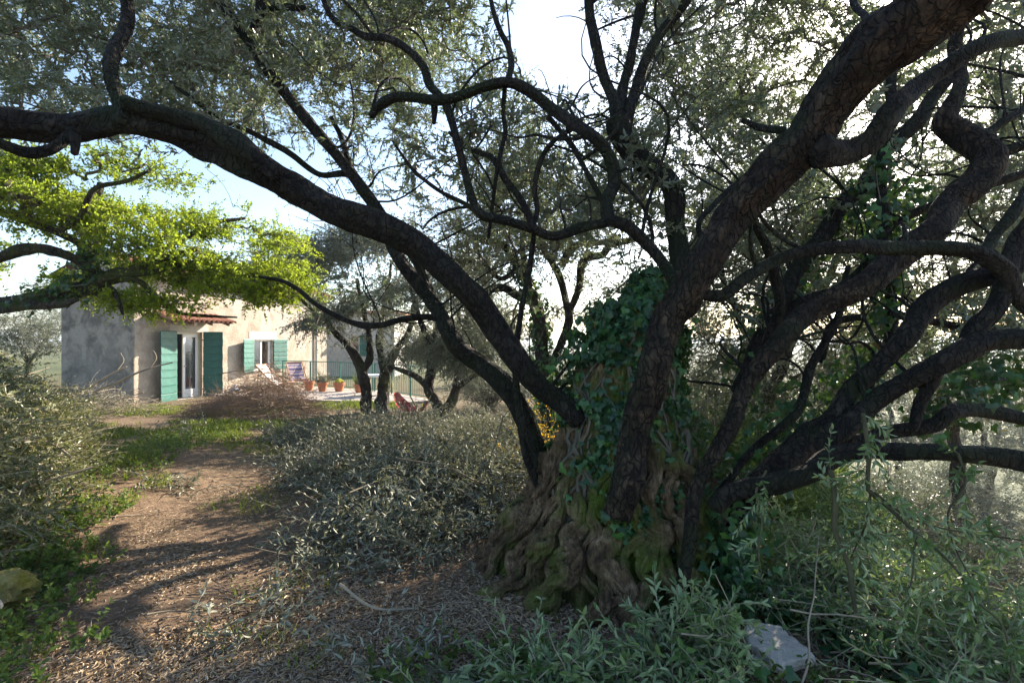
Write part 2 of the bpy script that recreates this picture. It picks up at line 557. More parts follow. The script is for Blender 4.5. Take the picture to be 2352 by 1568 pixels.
# ------------------------------------------------------------------ ground sheet out to the horizon
def build_ground():
    def axis(lo, hi, n, c=0.0, tight=6.0):
        a0, a1 = np.arcsinh((lo - c) / tight), np.arcsinh((hi - c) / tight)
        return c + tight * np.sinh(np.linspace(a0, a1, n))
    xs = axis(-6000, 6000, 340, 0.0, 2.2)
    ys = axis(-120, 9000, 380, 4.5, 2.2)
    X, Y = np.meshgrid(xs, ys)
    Z = ground_z(X.ravel(), Y.ravel())
    V = np.stack([X.ravel(), Y.ravel(), Z], -1)
    n, m = len(xs), len(ys)
    i = np.arange(m - 1)[:, None] * n + np.arange(n - 1)[None]
    F = np.stack([i, i + 1, i + n + 1, i + n], -1).reshape(-1, 4)
    o = obj('ground', V, [F], M['ground'], smooth=True)
    tag(o, kind='structure')


build_ground()

# ------------------------------------------------------------------ foliage kit
OLIVE_T = (np.array([(0, 0, 0), (0.3, 0.5, 0.10), (0.72, 0.42, 0.07), (1, 0, -0.06), (0.72, -0.42, 0.07), (0.3, -0.5, 0.10)]), [(0, 3, 2, 1), (0, 5, 4, 3)], [])
CHEAP_T = (np.array([(0, 0, 0), (0.45, -0.5, 0.05), (1, 0, -0.04), (0.5, 0.5, 0.05)]), [(0, 1, 2, 3)], [])
OAK_T = (np.array([(0, 0, 0), (0.25, 0.28, .04), (0.42, 0.2, 0), (0.62, 0.5, .06), (0.78, 0.3, 0), (1, 0, -.05), (0.78, -0.3, 0), (0.62, -0.5, .06), (0.42, -0.2, 0), (0.25, -0.28, .04)]),
         [(0, 5, 4, 3), (0, 3, 2, 1), (0, 9, 8, 7), (0, 7, 6, 5)], [])
IVY_T = (np.array([(0.12, 0, 0.05), (0, 0.34, 0), (0.38, 0.56, -.04), (0.5, 0.26, .02), (1, 0, -.1), (0.5, -0.26, .02), (0.38, -0.56, -.04), (0, -0.34, 0), (0.42, 0, .07)]),
         [], [(8, 0, 1)[::-1], (8, 1, 2)[::-1], (8, 2, 3)[::-1], (8, 3, 4)[::-1], (8, 4, 5)[::-1], (8, 5, 6)[::-1], (8, 6, 7)[::-1], (8, 7, 0)[::-1]])
_solo = {}


def leaf_arrays(L):
    """L: dict with base, dir, nrm (n,3), len, wid, tone (n,)"""
    d = nrm(L['dir'])
    n = L['nrm'] - (L['nrm'] * d).sum(-1, keepdims=True) * d
    n = nrm(n)
    s = np.cross(n, d)
    return d, s, n


def solo_mesh(key, tmpl, mat, tone):
    k = (key, int(tone * 4.999))
    if k not in _solo:
        nf = len(tmpl[1]) + len(tmpl[2])
        _solo[k] = mesh_data('leaf', tmpl[0], [np.array(x) for x in (tmpl[1], tmpl[2]) if len(x)], mat, np.full(nf, (k[1] + 0.5) / 5))
    return _solo[k]


def foliage(parent, L, mat, tmpl, nsolo=300, name='foliage', solo='leaf', key=None, cheap=None, cheap_from=1e9):
    d, s, n = leaf_arrays(L)
    base, ln, wd, tone = L['base'], L['len'], L['wid'], L['tone']
    keep = np.ones(len(base), bool)
    if nsolo:
        dep = np.maximum(base[:, 1], 0.3)
        px, py = base[:, 0] / dep * W + 1176, 784 - (base[:, 2] - CAMZ) / dep * W
        show = np.where((px > 20) & (px < 2330) & (py > 20) & (py < 1548) & (base[:, 1] > 0.5), ln * np.abs(n[:, 1]) ** 0.5 / dep, 0)
        order = np.argsort(-show)[:nsolo]
        order = order[show[order] > 0]
        off = np.array(parent.location) if parent is not None else np.zeros(3)
        for i in order:
            o = bpy.data.objects.new(solo, solo_mesh(key or mat.name, tmpl, mat, float(tone[i])))
            mtx = Matrix.Identity(4)
            for r in range(3):
                mtx[r][0] = d[i][r] * ln[i]
                mtx[r][1] = s[i][r] * wd[i]
                mtx[r][2] = n[i][r] * ln[i]
                mtx[r][3] = base[i][r] - off[r]
            link(o, parent)
            o.matrix_local = mtx
        keep[order] = False
    groups = [(tmpl, keep)]
    if cheap is not None:
        far = base[:, 1] > cheap_from
        groups = [(tmpl, keep & ~far), (cheap, keep & far)]
    Vs, f4, f3, t4, t3, nv = [], [], [], [], [], 0
    for tm, kp in groups:
        if not kp.any():
            continue
        T = tm[0]
        b, dd, ss, nn = base[kp], d[kp], s[kp], n[kp]
        l1, w1, tt = ln[kp], wd[kp], tone[kp]
        V = b[:, None] + (T[None, :, 0:1] * l1[:, None, None]) * dd[:, None] + (T[None, :, 1:2] * w1[:, None, None]) * ss[:, None] + (T[None, :, 2:3] * l1[:, None, None]) * nn[:, None]
        k = len(T)
        offs = nv + np.arange(len(b)) * k
        if len(tm[1]):
            q = np.array(tm[1])
            f4.append((offs[:, None, None] + q[None]).reshape(-1, 4))
            t4.append(np.repeat(tt, len(q)))
        if len(tm[2]):
            q = np.array(tm[2])
            f3.append((offs[:, None, None] + q[None]).reshape(-1, 3))
            t3.append(np.repeat(tt, len(q)))
        Vs.append(V.reshape(-1, 3))
        nv += len(b) * k
    if not Vs:
        return None
    off = np.array(parent.location) if parent is not None else np.zeros(3)
    faces = ([np.concatenate(f4)] if f4 else []) + ([np.concatenate(f3)] if f3 else [])
    o = obj(name, np.concatenate(Vs) - off, faces, mat, parent, np.concatenate(t4 + t3))
    o['kind'] = 'stuff'
    return o


def sprigs(p, d, length, pairs, ll, lw, splay=0.8, droop=0.25, tone_c=None, opposite=True, jit=0.25, seg=4, sag=0.25):
    """leafy shoots: p, d (n,3), length (n,). Returns the leaves and the stems' polylines"""
    n = len(p)
    d = nrm(d)
    ref = rng.normal(size=(n, 3))
    s0 = nrm(np.cross(d, ref))
    s1 = np.cross(d, s0)
    curve = nrm(rng.normal(size=(n, 3)) + np.array([0, 0, -0.6]))
    def at(t):
        return p + d * (length * t)[:, None] + curve * (length * sag * t * t)[:, None]
    if tone_c is None:
        tone_c = rng.random(n)
    B, D, N, T, LL = [], [], [], [], []
    for k in range(pairs):
        t = np.full(n, (k + 0.6) / pairs) + rng.normal(size=n) * 0.02
        ds = nrm(d + curve * (2 * sag * t)[:, None])
        side = s0 if k % 2 == 0 else s1
        for sg in ((1, -1) if opposite else ((1,) if k % 2 else (-1,))):
            ang = splay * (1.0 - 0.45 * t) + rng.normal(size=n) * jit
            ld = nrm(ds * np.cos(ang)[:, None] + side * (sg * np.sin(ang))[:, None] + rng.normal(size=(n, 3)) * 0.18 + np.array([0, 0, -droop]))
            B.append(at(t))
            D.append(ld)
            N.append(ds + rng.normal(size=(n, 3)) * 0.25)
            T.append(np.clip(tone_c * 0.6 + rng.random(n) * 0.4, 0, 1))
            LL.append(ll * rng.uniform(0.65, 1.2, n) * (1.0 - 0.25 * t))
    ln = np.concatenate(LL)
    L = dict(base=np.concatenate(B), dir=np.concatenate(D), nrm=np.concatenate(N), tone=np.concatenate(T), len=ln, wid=ln * lw * rng.uniform(0.8, 1.2, len(ln)))
    stem = np.stack([at(np.full(n, t)) for t in np.linspace(0, 1, seg)], 1)
    return L, stem


def cat(Ls):
    return {k: np.concatenate([L[k] for L in Ls]) for k in Ls[0]}


def sub(L, mask):
    return {k: v[mask] for k, v in L.items()}


def smooth_path(pts, rad, step):
    """Catmull-Rom through pts (n,3), resampled about every step metres"""
    pts = np.asarray(pts, float)
    rad = np.asarray(rad, float)
    q = np.concatenate([[2 * pts[0] - pts[1]], pts, [2 * pts[-1] - pts[-2]]])
    r = np.concatenate([[rad[0]], rad, [rad[-1]]])
    out, ro = [], []
    for i in range(1, len(q) - 2):
        n = max(2, int(np.linalg.norm(q[i + 1] - q[i]) / step))
        t = np.linspace(0, 1, n, endpoint=False)[:, None]
        a, b, c, e = q[i - 1], q[i], q[i + 1], q[i + 2]
        out.append(0.5 * ((2 * b) + (-a + c) * t + (2 * a - 5 * b + 4 * c - e) * t ** 2 + (-a + 3 * b - 3 * c + e) * t ** 3))
        ro.append(r[i] + (r[i + 1] - r[i]) * t[:, 0])
    out.append(q[-2][None])
    ro.append(np.array([r[-2]]))
    return np.concatenate(out), np.concatenate(ro)


def limb_mesh(pts, rad, sides, knob=0.10, ridge=0.06, seed=0.0):
    """a knobbly limb with lengthwise ridges and closed ends"""
    k = len(pts)
    t = np.gradient(pts, axis=0)
    t = nrm(t)
    u = np.zeros_like(t)
    ref = np.array([0.31, 0.2, 0.93]) if abs(t[0][2]) < 0.8 else np.array([1.0, 0.1, 0])
    prev = nrm(np.cross(t[0], ref))
    for i in range(k):
        prev = nrm(prev - t[i] * np.dot(prev, t[i]))
        u[i] = prev
    v = np.cross(t, u)
    s = np.concatenate([[0], np.cumsum(np.linalg.norm(np.diff(pts, axis=0), axis=1))])
    a = 2 * np.pi * np.arange(sides) / sides
    A, Sg = np.meshgrid(a, s)
    rm = rad[:, None]
    tw = A + 1.2 * Sg + 0.8 * np.sin(Sg * 2.1 + seed)
    f = 1 + ridge * np.sin(3 * tw + seed) + ridge * 0.6 * np.sin(5 * tw + 2.3 * np.sin(Sg * 3 + seed))
    q = np.stack([np.cos(A) * 1.1, np.sin(A) * 1.1, Sg / np.maximum(0.03, rad.mean()) * 0.35 + seed], -1)
    f = f + knob * 2.4 * (fbm(q, 3) - 0.44)
    q2 = np.stack([np.cos(A) * 3.1, np.sin(A) * 3.1, Sg * 14 + seed], -1)
    f = f + knob * 0.9 * (vnoise(q2) - 0.5)
    crk = np.stack([np.cos(A) * 4.5, np.sin(A) * 4.5, Sg / np.maximum(0.03, rad.mean()) * 0.22 + seed * 2], -1)
    f = f - 0.9 * knob * np.clip(0.18 - np.abs(vnoise(crk) - 0.5), 0, 1) / 0.18 * 0.8
    q3 = np.stack([np.cos(A) * 0.9, np.sin(A) * 0.9, Sg * 3.1 + seed * 5], -1)
    f = f + np.clip(vnoise(q3) - 0.74, 0, 1) * 1.6
    if sides >= 26:
        q4 = np.stack([np.cos(A) * 5.5, np.sin(A) * 5.5, Sg * 9.0 + seed], -1)
        f = f + knob * 0.55 * (np.abs(2 * vnoise(q4) - 1) - 0.4)
        f = f + ridge * 0.35 * np.sin(11 * tw + 2.0 * np.sin(Sg * 5 + seed)) + ridge * 0.25 * np.sin(17 * tw - 2.5 * np.sin(Sg * 7))
        q5 = np.stack([np.cos(A) * 9, np.sin(A) * 9, Sg * 30 + seed], -1)
        f = f + knob * 0.35 * (vnoise(q5) - 0.5)
    R = rm * f
    V = pts[:, None] + R[..., None] * (np.cos(A)[..., None] * u[:, None] + np.sin(A)[..., None] * v[:, None])
    idx = np.arange(k * sides).reshape(k, sides)
    F = np.stack([idx[:-1], np.roll(idx, -1, 1)[:-1], np.roll(idx, -1, 1)[1:], idx[1:]], -1).reshape(-1, 4)
    V = np.concatenate([V.reshape(-1, 3), pts[:1] - t[:1] * rad[0] * 0.5, pts[-1:] + t[-1:] * rad[-1] * 0.6])
    n0 = k * sides
    tri = [(n0, (j + 1) % sides, j) for j in range(sides)] + [(n0 + 1, n0 - sides + j, n0 - sides + (j + 1) % sides) for j in range(sides)]
    return V, F, np.array(tri)


def limb(parent, trace, d0, d1, mat, name='limb', knob=0.10, ridge=0.05, depths=None, wscale=1.0):
    """trace: (x, y, half width) read off the view, set at depths d0..d1; real thickness follows from the depth"""
    tr = np.array(trace, float)
    cum = np.concatenate([[0], np.cumsum(np.hypot(*np.diff(tr[:, :2], axis=0).T))])
    dd = d0 + (d1 - d0) * cum / cum[-1] if depths is None else np.interp(cum / cum[-1], depths[0], depths[1])
    pts = np.stack([P(x, y, d) for (x, y), d in zip(tr[:, :2], dd)])
    rad = np.where(tr[:, 2] > 13, tr[:, 2] * 0.83, tr[:, 2] * 0.92) * dd / W * wscale
    rmax = rad.max()
    pts, rad = smooth_path(pts, rad, 0.022 if rmax > 0.045 else max(0.025, min(0.07, rmax * 0.7)))
    # small natural waver in depth, which the view does not show
    s = np.linspace(0, len(pts) * 0.05, len(pts))
    pts[:, 1] += 0.035 * np.sin(s * 4 + d0 * 7) * np.clip(np.arange(len(pts)) / 10, 0, 1)
    V, F, T = limb_mesh(pts, rad, 40 if rmax > 0.045 else (12 if rmax > 0.025 else 8), knob, ridge, seed=rng.random() * 20)
    off = np.array(parent.location)
    obj(name, V - off, [F, T], mat, parent, smooth=True)
    return pts, rad


def attach(nodes_p, nodes_r, tips, jitter=0.12, r0=0.0022, rk=0.0016, cap=0.02):
    """joins every tip to the growing tree, nearest first, with bent branchlets. Returns polylines (n,5,3) and radii (n,5)"""
    tips = np.asarray(tips)
    n = len(tips)
    allp = np.concatenate([nodes_p, np.zeros((n * 2, 3))])
    m = len(nodes_p)
    par = np.full(len(allp), -1)
    best = np.full(n, 1e9)
    bi = np.zeros(n, int)
    for a in range(0, m, 200):
        D = np.linalg.norm(tips[:, None] - nodes_p[None, a:a + 200], axis=2)
        j = D.argmin(1)
        dm = D[np.arange(n), j]
        up = dm < best
        best[up] = dm[up]
        bi[up] = j[up] + a
    alive = np.ones(n, bool)
    segs, tipnode = [], np.zeros(n, int)
    cnt = m
    for _ in range(n):
        i = int(np.argmin(np.where(alive, best, 1e9)))
        alive[i] = False
        a = allp[bi[i]]
        b = tips[i]
        mid = (a + b) / 2 + rng.normal(size=3) * jitter * best[i] + np.array([0, 0, 0.10 * best[i]])
        allp[cnt] = mid
        par[cnt] = bi[i]
        allp[cnt + 1] = b
        par[cnt + 1] = cnt
        segs.append((bi[i], cnt, cnt + 1))
        tipnode[i] = cnt + 1
        for q in (cnt, cnt + 1):
            dd = np.linalg.norm(tips - allp[q], axis=1) * 1.02
            up = alive & (dd < best)
            best[up] = dd[up]
            bi[up] = q
        cnt += 2
    w = np.zeros(cnt)
    w[tipnode] += 1
    for q in range(cnt - 1, m - 1, -1):
        if par[q] >= 0:
            w[par[q]] += w[q]
    rad = np.minimum(r0 + rk * np.sqrt(np.maximum(w, 0)), cap)
    sg = np.array(segs)
    a, b, c = allp[sg[:, 0]], allp[sg[:, 1]], allp[sg[:, 2]]
    t = np.linspace(0, 1, 5)[None, :, None]
    poly = (1 - t) ** 2 * a[:, None] + 2 * t * (1 - t) * (2 * b - (a + c) / 2)[:, None] + t ** 2 * c[:, None]
    rr = np.stack([rad[sg[:, 1]] * (1 - q) + rad[sg[:, 2]] * q for q in np.linspace(0, 1, 5)], 1)
    return poly, rr


def twigs(parent, polys, mat, name='twigs', sides=4):
    """polys: list of (P (n,k,3), R (n,k))"""
    mb = MB()
    for p, r in polys:
        V, F = tube_batch(p, r, sides)
        mb.add(V, F)
    off = np.array(parent.location)
    o = obj(name, np.concatenate(mb.v) - off, [np.concatenate(mb.f4)], mat, parent)
    o['kind'] = 'stuff'
    return o


def taper(stem, r):
    n, k, _ = stem.shape
    return np.broadcast_to(np.linspace(1, 0.45, k)[None] * r, (n, k))


def inpoly(x, y, poly):
    ins = np.zeros(len(x), bool)
    n = len(poly)
    for i in range(n):
        x1, y1 = poly[i]
        x2, y2 = poly[(i + 1) % n]
        c = ((y1 > y) != (y2 > y)) & (x < (x2 - x1) * (y - y1) / (y2 - y1 + 1e-9) + x1)
        ins ^= c
    return ins


LIT = [[(0, 1250), (330, 1215), (700, 1240), (730, 1330), (560, 1400), (250, 1440), (0, 1480)], [(200, 1490), (640, 1395), (640, 1600), (0, 1600), (0, 1530)],
       [(180, 935), (660, 975), (620, 1050), (300, 1040)], [(720, 1100), (1050, 1000), (1150, 1150), (900, 1250), (740, 1200)], [(-200, 900), (150, 900), (130, 1250), (-200, 1300)], [(1950, 1350), (2352, 1250), (2500, 1600), (2000, 1600)]]


def sun_gaps(tips, keep=0.10):
    """thins a crown where the low sun comes through it to the path and the heaps"""
    z = tips[:, 2] + 0.1
    gx, gy = tips[:, 0] - SUNV[0] / SUNV[2] * z, tips[:, 1] - SUNV[1] / SUNV[2] * z
    ok = gy > 1.2
    gx, gy = gx / np.maximum(gy, 1.2) * W + 1176, 784 + 1.7 / np.maximum(gy, 1.2) * W
    hit = np.zeros(len(tips), bool)
    for q in LIT:
        hit |= inpoly(gx, gy, q)
    hit &= ok
    return tips[~hit | (rng.random(len(tips)) < keep)]


def grow_crown(parent, skel, skel_r, tips, spt, slen, pairs, ll, lw, mat, tmpl, twigmat, center=None, up=0.25, cheap=None, cheap_from=1e9, nsolo=300,
               key=None, droop=0.25, tk=0.0016, tcap=0.02, opposite=True, splay=0.8, tone=None):
    poly, rr = attach(skel, skel_r, tips, rk=tk, cap=tcap)
    out = nrm(tips - (tips.mean(0) if center is None else center))
    Ls, stems = [], []
    tn = fbm(tips * 0.9, 3) if tone is None else tone
    tn = np.clip((tn - 0.44) * 2.2 + 0.5, 0, 1)
    for k in range(spt):
        d = out * 0.55 + rng.normal(size=tips.shape) * 0.75 + np.array([0, 0, up])
        L, st = sprigs(tips, d, rng.uniform(0.6, 1.25, len(tips)) * slen, pairs, ll, lw, droop=droop, tone_c=np.clip(tn + rng.normal(size=len(tips)) * 0.15, 0, 1), opposite=opposite, splay=splay)
        Ls.append(L)
        stems.append((st, taper(st, 0.0022)))
    twigs(parent, [(poly, rr)] + stems, twigmat)
    foliage(parent, cat(Ls), mat, tmpl, nsolo, key=key, cheap=cheap, cheap_from=cheap_from)


def ellipsoid_tips(cx, cy, rx, ry, d, dr, n, hollow=0.35, layer=False):
    """n points in an ellipsoid given by its centre and half sizes as seen, thinned into clumps"""
    c = P(cx, cy, d)
    r = np.array([rx * d / W, dr, ry * d / W])
    out = []
    tot = 0
    while tot < n:
        q = rng.normal(size=(n * 3, 3))
        q = nrm(q) * (hollow + (1 - hollow) * rng.random((n * 3, 1)) ** 0.6)
        p = c + q * r
        k = (fbm(p * np.array([1.1, 1.1, 3.4]), 3) + rng.random(len(p)) * 0.10 > 0.52) if layer else (fbm(p * 1.5, 2) + rng.random(len(p)) * 0.25 > 0.46)
        p = p[k]
        out.append(p)
        tot += len(p)
    return np.concatenate(out)[:n]

# ------------------------------------------------------------------ the house
HX, HY, HZ = -11.05, 15.0, -0.24
HROT = math.atan2(0.964, 0.2656)
house = thing('house', 'old plastered farmhouse with green shutters at the end of the earth path', 'house', (HX, HY, HZ), HROT)
HH = 3.85


def house_world(x, y, z):
    c, s = math.cos(HROT), math.sin(HROT)
    return np.array((HX + c * x - s * y, HY + s * x + c * y, HZ + z))


def build_house():
    L, Wd = 9.14, 2.9
    b = MB()
    b.box(0, 1.33, 0, 0.4, -0.4, HH).box(1.33, 2.33, 0, 0.4, 2.15, HH).box(1.33, 2.33, 0, 0.4, -0.4, 0.0)
    b.box(2.33, 4.59, 0, 0.4, -0.4, HH).box(4.59, 5.65, 0, 0.4, -0.4, 0.75).box(4.59, 5.65, 0, 0.4, 1.9, HH).box(5.65, L, 0, 0.4, -0.4, HH)
    b.build('facade_wall', M['facade'], house)
    # gable end: a five-sided prism, set 3 mm outside the front wall's end
    pr = [(0.0, -0.4), (Wd, -0.4), (Wd, HH), (Wd / 2, HH + 0.62), (0.0, HH)]
    V = [(x, y, z) for x in (-0.03, -0.003) for y, z in pr]
    g = MB().add(V, [(i, (i + 1) % 5, 5 + (i + 1) % 5, 5 + i) for i in range(5)], [(0, 2, 1), (0, 3, 2), (0, 4, 3), (5, 6, 7), (5, 7, 8), (5, 8, 9)])
    g.build('gable_wall', M['side'], house)
    MB().box(0.0, 0.4, 0.4, Wd, -0.4, HH).box(L - 0.4, L, 0.4, Wd, -0.4, HH).box(0.4, L - 0.4, Wd - 0.4, Wd, -0.4, HH).build('rear_wall', M['side'], house)
    MB().box(0.4, L - 0.4, 0.4, Wd - 0.4, -0.06, 0.0).box(0.4, L - 0.4, 0.4, Wd - 0.4, 2.6, 2.7).build('room_floor', M['dark_room'], house)
    MB().box(3.3, 3.4, 0.4, Wd - 0.4, 0.0, 2.6).build('room_partition', M['dark_room'], house)
    # roof
    ey, ez, ry, rz = -0.32, HH - 0.02, Wd / 2, HH + 0.66
    sl = math.hypot(ry - ey, rz - ez)
    pitch = math.atan2(rz - ez, ry - ey)
    rf = MB()
    for sgn in (1, -1):
        y0 = ey if sgn > 0 else Wd - ey
        V = []
        for (yy, zz) in ((y0, ez), (ry, rz), (ry, rz - 0.06), (y0, ez - 0.06)):
            for x in (-0.25, L + 0.2):
                V.append((x, yy, zz))
        rf.add(V, [(0, 1, 3, 2), (4, 5, 7, 6), (0, 6, 7, 1), (2, 3, 5, 4)], [])
    roof = rf.build('roof', M['rafter'], house)

    def barrel(length, r, n=6):
        V, F = [], []
        for j, (x, k) in enumerate(((0, 1.0), (length, 0.82))):
            for rr in (1.0, 0.86):
                for i in range(n + 1):
                    a = math.pi * i / n
                    V.append((math.cos(a) * r * k * rr, x, math.sin(a) * r * k * rr))
        m = n + 1
        for i in range(n):
            F.append((i, i + 1, 2 * m + i + 1, 2 * m + i))
            F.append((m + i + 1, m + i, 3 * m + i, 3 * m + i + 1))
            F.append((i + 1, i, m + i, m + i + 1))
        return MB().add(V, F)
    t_me = barrel(0.44, 0.095).data('roof_tile', M['tile'])
    rows, cols = 5, 46
    for r in range(rows):
        for c in range(cols):
            o = bpy.data.objects.new('roof_tile', t_me)
            link(o, roof)
            t = r * sl / rows
            o.location = (-0.12 + c * 0.206 + rng.normal() * 0.006, ey + t * math.cos(pitch) - 0.02, ez + t * math.sin(pitch) + 0.012 * r % 0.02 + 0.012)
            o.rotation_euler = (pitch - 0.05 + rng.normal() * 0.012, 0, rng.normal() * 0.02)
    # awning over the door
    aw = MB()
    aw.box(0.5, 2.85, -0.03, -0.002, 2.60, 2.70)
    awn = aw.build('awning', M['rafter'], house)
    ap = math.atan2(0.27, 0.80)
    for x in (0.62, 1.3, 2.0, 2.7):
        MB().add([(x + sx, y, z) for sx in (-0.035, 0.035) for (y, z) in ((-0.03, 2.70), (-0.03, 2.60), (-0.74, 2.36), (-0.74, 2.44))],
                 [(0, 1, 2, 3), (7, 6, 5, 4), (0, 4, 5, 1), (1, 5, 6, 2), (2, 6, 7, 3), (3, 7, 4, 0)]).build('rafter', M['rafter'], awn)
    MB().add([(x, y, z) for x in (0.5, 2.85) for (y, z) in ((-0.032, 2.725), (-0.032, 2.705), (-0.78, 2.435), (-0.78, 2.455))],
             [(0, 1, 2, 3), (7, 6, 5, 4), (0, 4, 5, 1), (1, 5, 6, 2), (2, 6, 7, 3), (3, 7, 4, 0)]).build('boarding', M['rafter'], awn)
    a_me = barrel(0.46, 0.09).data('awning_tile', M['tile'])
    for r in range(2):
        for c in range(13):
            o = bpy.data.objects.new('roof_tile', a_me)
            link(o, awn)
            o.location = (0.56 + c * 0.187 + rng.normal() * 0.006, -0.86 + r * 0.39, 2.455 + r * 0.135)
            o.rotation_euler = (ap - 0.03 + rng.normal() * 0.015, 0, rng.normal() * 0.02)
    # pale lintels
    MB().box(1.12, 2.56, -0.012, -0.001, 2.15, 2.36, 0.004).build('door_lintel', M['lintel'], house)
    MB().box(4.40, 5.85, -0.012, -0.001, 1.90, 2.22, 0.004).build('window_lintel', M['lintel'], house)
    MB().box(4.50, 5.74, -0.07, -0.001, 0.70, 0.75, 0.008).build('window_sill', M['lintel'], house)
    MB().box(1.25, 2.42, -0.16, -0.002, -0.12, 0.0, 0.01).build('door_step', M['lintel'], house)
    # door: fixed leaf with a tall pane, the other leaf open
    d = MB()
    d.box(1.33, 1.39, 0.10, 0.18, 0.0, 2.15).box(2.27, 2.33, 0.10, 0.18, 0.0, 2.15).box(1.39, 2.27, 0.10, 0.18, 2.08, 2.15)
    df = d.build('door_frame', M['frame'], house)
    lf = MB()
    x0, x1 = 1.70, 2.27
    lf.box(x0, x0 + 0.09, 0.12, 0.17, 0.01, 2.08, 0.006).box(x1 - 0.09, x1, 0.12, 0.17, 0.01, 2.08, 0.006)
    lf.box(x0 + 0.09, x1 - 0.09, 0.12, 0.17, 0.01, 0.28, 0.006).box(x0 + 0.09, x1 - 0.09, 0.12, 0.17, 1.98, 2.08, 0.006)
    door = lf.build('glazed_door', M['white'], house)
    MB().box(x0 + 0.09, x1 - 0.09, 0.140, 0.150, 0.28, 1.98).build('pane', M['glass'], door)
    MB().box(x0 + 0.02, x0 + 0.07, 0.06, 0.119, 1.02, 1.05, 0.005).build('handle', M['steel'], door)
    # open leaf folded into the room
    ol = MB().box(1.40, 1.45, 0.42, 0.95, 0.02, 2.07, 0.005)
    ol.build('open_door', M['rafter'], house)
    # window: white frame, half open
    wf = MB()
    wf.box(4.59, 4.66, 0.12, 0.19, 0.75, 1.9).box(5.58, 5.65, 0.12, 0.19, 0.75, 1.9).box(4.66, 5.58, 0.12, 0.19, 0.75, 0.81).box(4.66, 5.58, 0.12, 0.19, 1.84, 1.9)
    wo = wf.build('window', M['white'], house)
    MB().box(4.66, 4.74, 0.08, 0.119, 0.80, 1.85, 0.005).box(5.06, 5.14, 0.08, 0.119, 0.80, 1.85, 0.005).box(5.50, 5.58, 0.08, 0.119, 0.80, 1.85, 0.005).build('sash', M['white'], wo)
    MB().box(4.74, 5.06, 0.095, 0.102, 0.81, 1.84).build('pane', M['glass'], wo)
    cv = MB()
    xs = np.linspace(5.15, 5.49, 40)
    V = [(x, 0.30 + 0.018 * math.sin(x * 95), z) for z in (0.78, 1.88) for x in xs]
    cv.add(V, [(i, i + 1, 41 + i, 40 + i) for i in range(39)])
    cv.build('curtain', M['curtain'], wo, True)

    # shutters made of lapped boards
    def shutter(hx, w, z0, z1, n, phi, side):
        root = bpy.data.objects.new('shutter', MB().box(0.02, w - 0.02, 0.001, 0.022, z0 + 0.08, z1 - 0.08).data('shutter', M['shutter']))
        link(root, house)
        root.location = (hx, -0.035, 0)
        root.rotation_euler = (0, 0, (math.pi + phi) if side < 0 else -phi)
        h = (z1 - z0) / n
        sy = 1 if side < 0 else -1
        fy = (0.0, -0.030)
        prof = [(0.0, 0.0), (-0.026, 0.0), (-0.032, 0.012), (-0.022, h - 0.022), (-0.012, h - 0.004), (0.0, h - 0.004)]
        V = [(x, (-y if side < 0 else y) , z) for x in (0.0, w) for y, z in prof]
        k = len(prof)
        F = [(i, (i + 1) % k, k + (i + 1) % k, k + i) for i in range(k)]
        T = [(0, j + 1, j) for j in range(1, k - 1)] + [(k, k + j, k + j + 1) for j in range(1, k - 1)]
        me = MB().add(V, F, T).data('board', M['shutter'])
        me.flip_normals() if side < 0 else None
        for i in range(n):
            o = bpy.data.objects.new('board', me)
            link(o, root)
            o.location = (rng.normal() * 0.003, rng.normal() * 0.002, z0 + i * h)
        for zz in (z0 + 0.25, z1 - 0.3):
            q = MB().box(-0.05, 0.16, 0.023 if side > 0 else -0.030, 0.030 if side > 0 else -0.023, zz, zz + 0.035)
            q.build('hinge', M['rafter'], root)
    shutter(1.33, 0.72, -0.02, 2.17, 9, math.radians(14), -1)
    shutter(2.33, 0.58, -0.02, 2.17, 9, math.radians(52), 1)
    shutter(4.59, 0.70, 0.70, 1.93, 7, math.radians(14), -1)
    shutter(5.65, 0.68, 0.72, 1.93, 7, math.radians(6), 1)
    # lamp and cable
    lm = MB().box(1.86, 2.02, -0.14, -0.013, 2.38, 2.50, 0.02)
    lm.build('wall_lamp', M['white'], house)
    MB().tube([(0.78, -0.012, 2.95), (0.80, -0.02, 2.75), (0.86, -0.02, 2.5), (1.0, -0.02, 2.32), (1.15, -0.02, 2.34), (1.2, -0.015, 2.5)], 0.006, 5).build('cable', M['white'], house)
    MB().tube([(8.3, -0.06, -0.2), (8.3, -0.06, HH - 0.1)], 0.04, 10).build('drainpipe', M['steel'], house)


build_house()

# chrome frame inside the doorway
fr = thing('metal_frame', 'curved bare metal frame standing in the dark open doorway', 'metal frame', house_world(1.60, 0.75, 0.0), HROT)
MB().tube([(-0.12, 0, 0.0), (-0.10, 0, 0.12), (-0.02, 0, 0.10), (0.10, 0, 0.03), (0.22, 0, 0.02)], 0.011, 8).tube([(-0.12, 0.35, 0.0), (-0.10, 0.35, 0.12), (0.1, 0.35, 0.03), (0.22, 0.35, 0.02)], 0.011, 8).build('base_tube', M['steel'], fr, True)
MB().tube([(-0.12, 0, 0.55), (-0.10, 0, 0.42), (0.02, 0, 0.30), (0.16, 0, 0.25)], 0.011, 8).tube([(-0.11, 0, 0.1), (-0.12, 0, 0.55), (-0.16, 0, 0.9)], 0.011, 8).tube([(-0.11, 0.35, 0.1), (-0.16, 0.35, 0.9)], 0.011, 8).tube([(-0.16, 0, 0.9), (-0.16, 0.35, 0.9)], 0.011, 8).build('back_tube', M['steel'], fr, True)

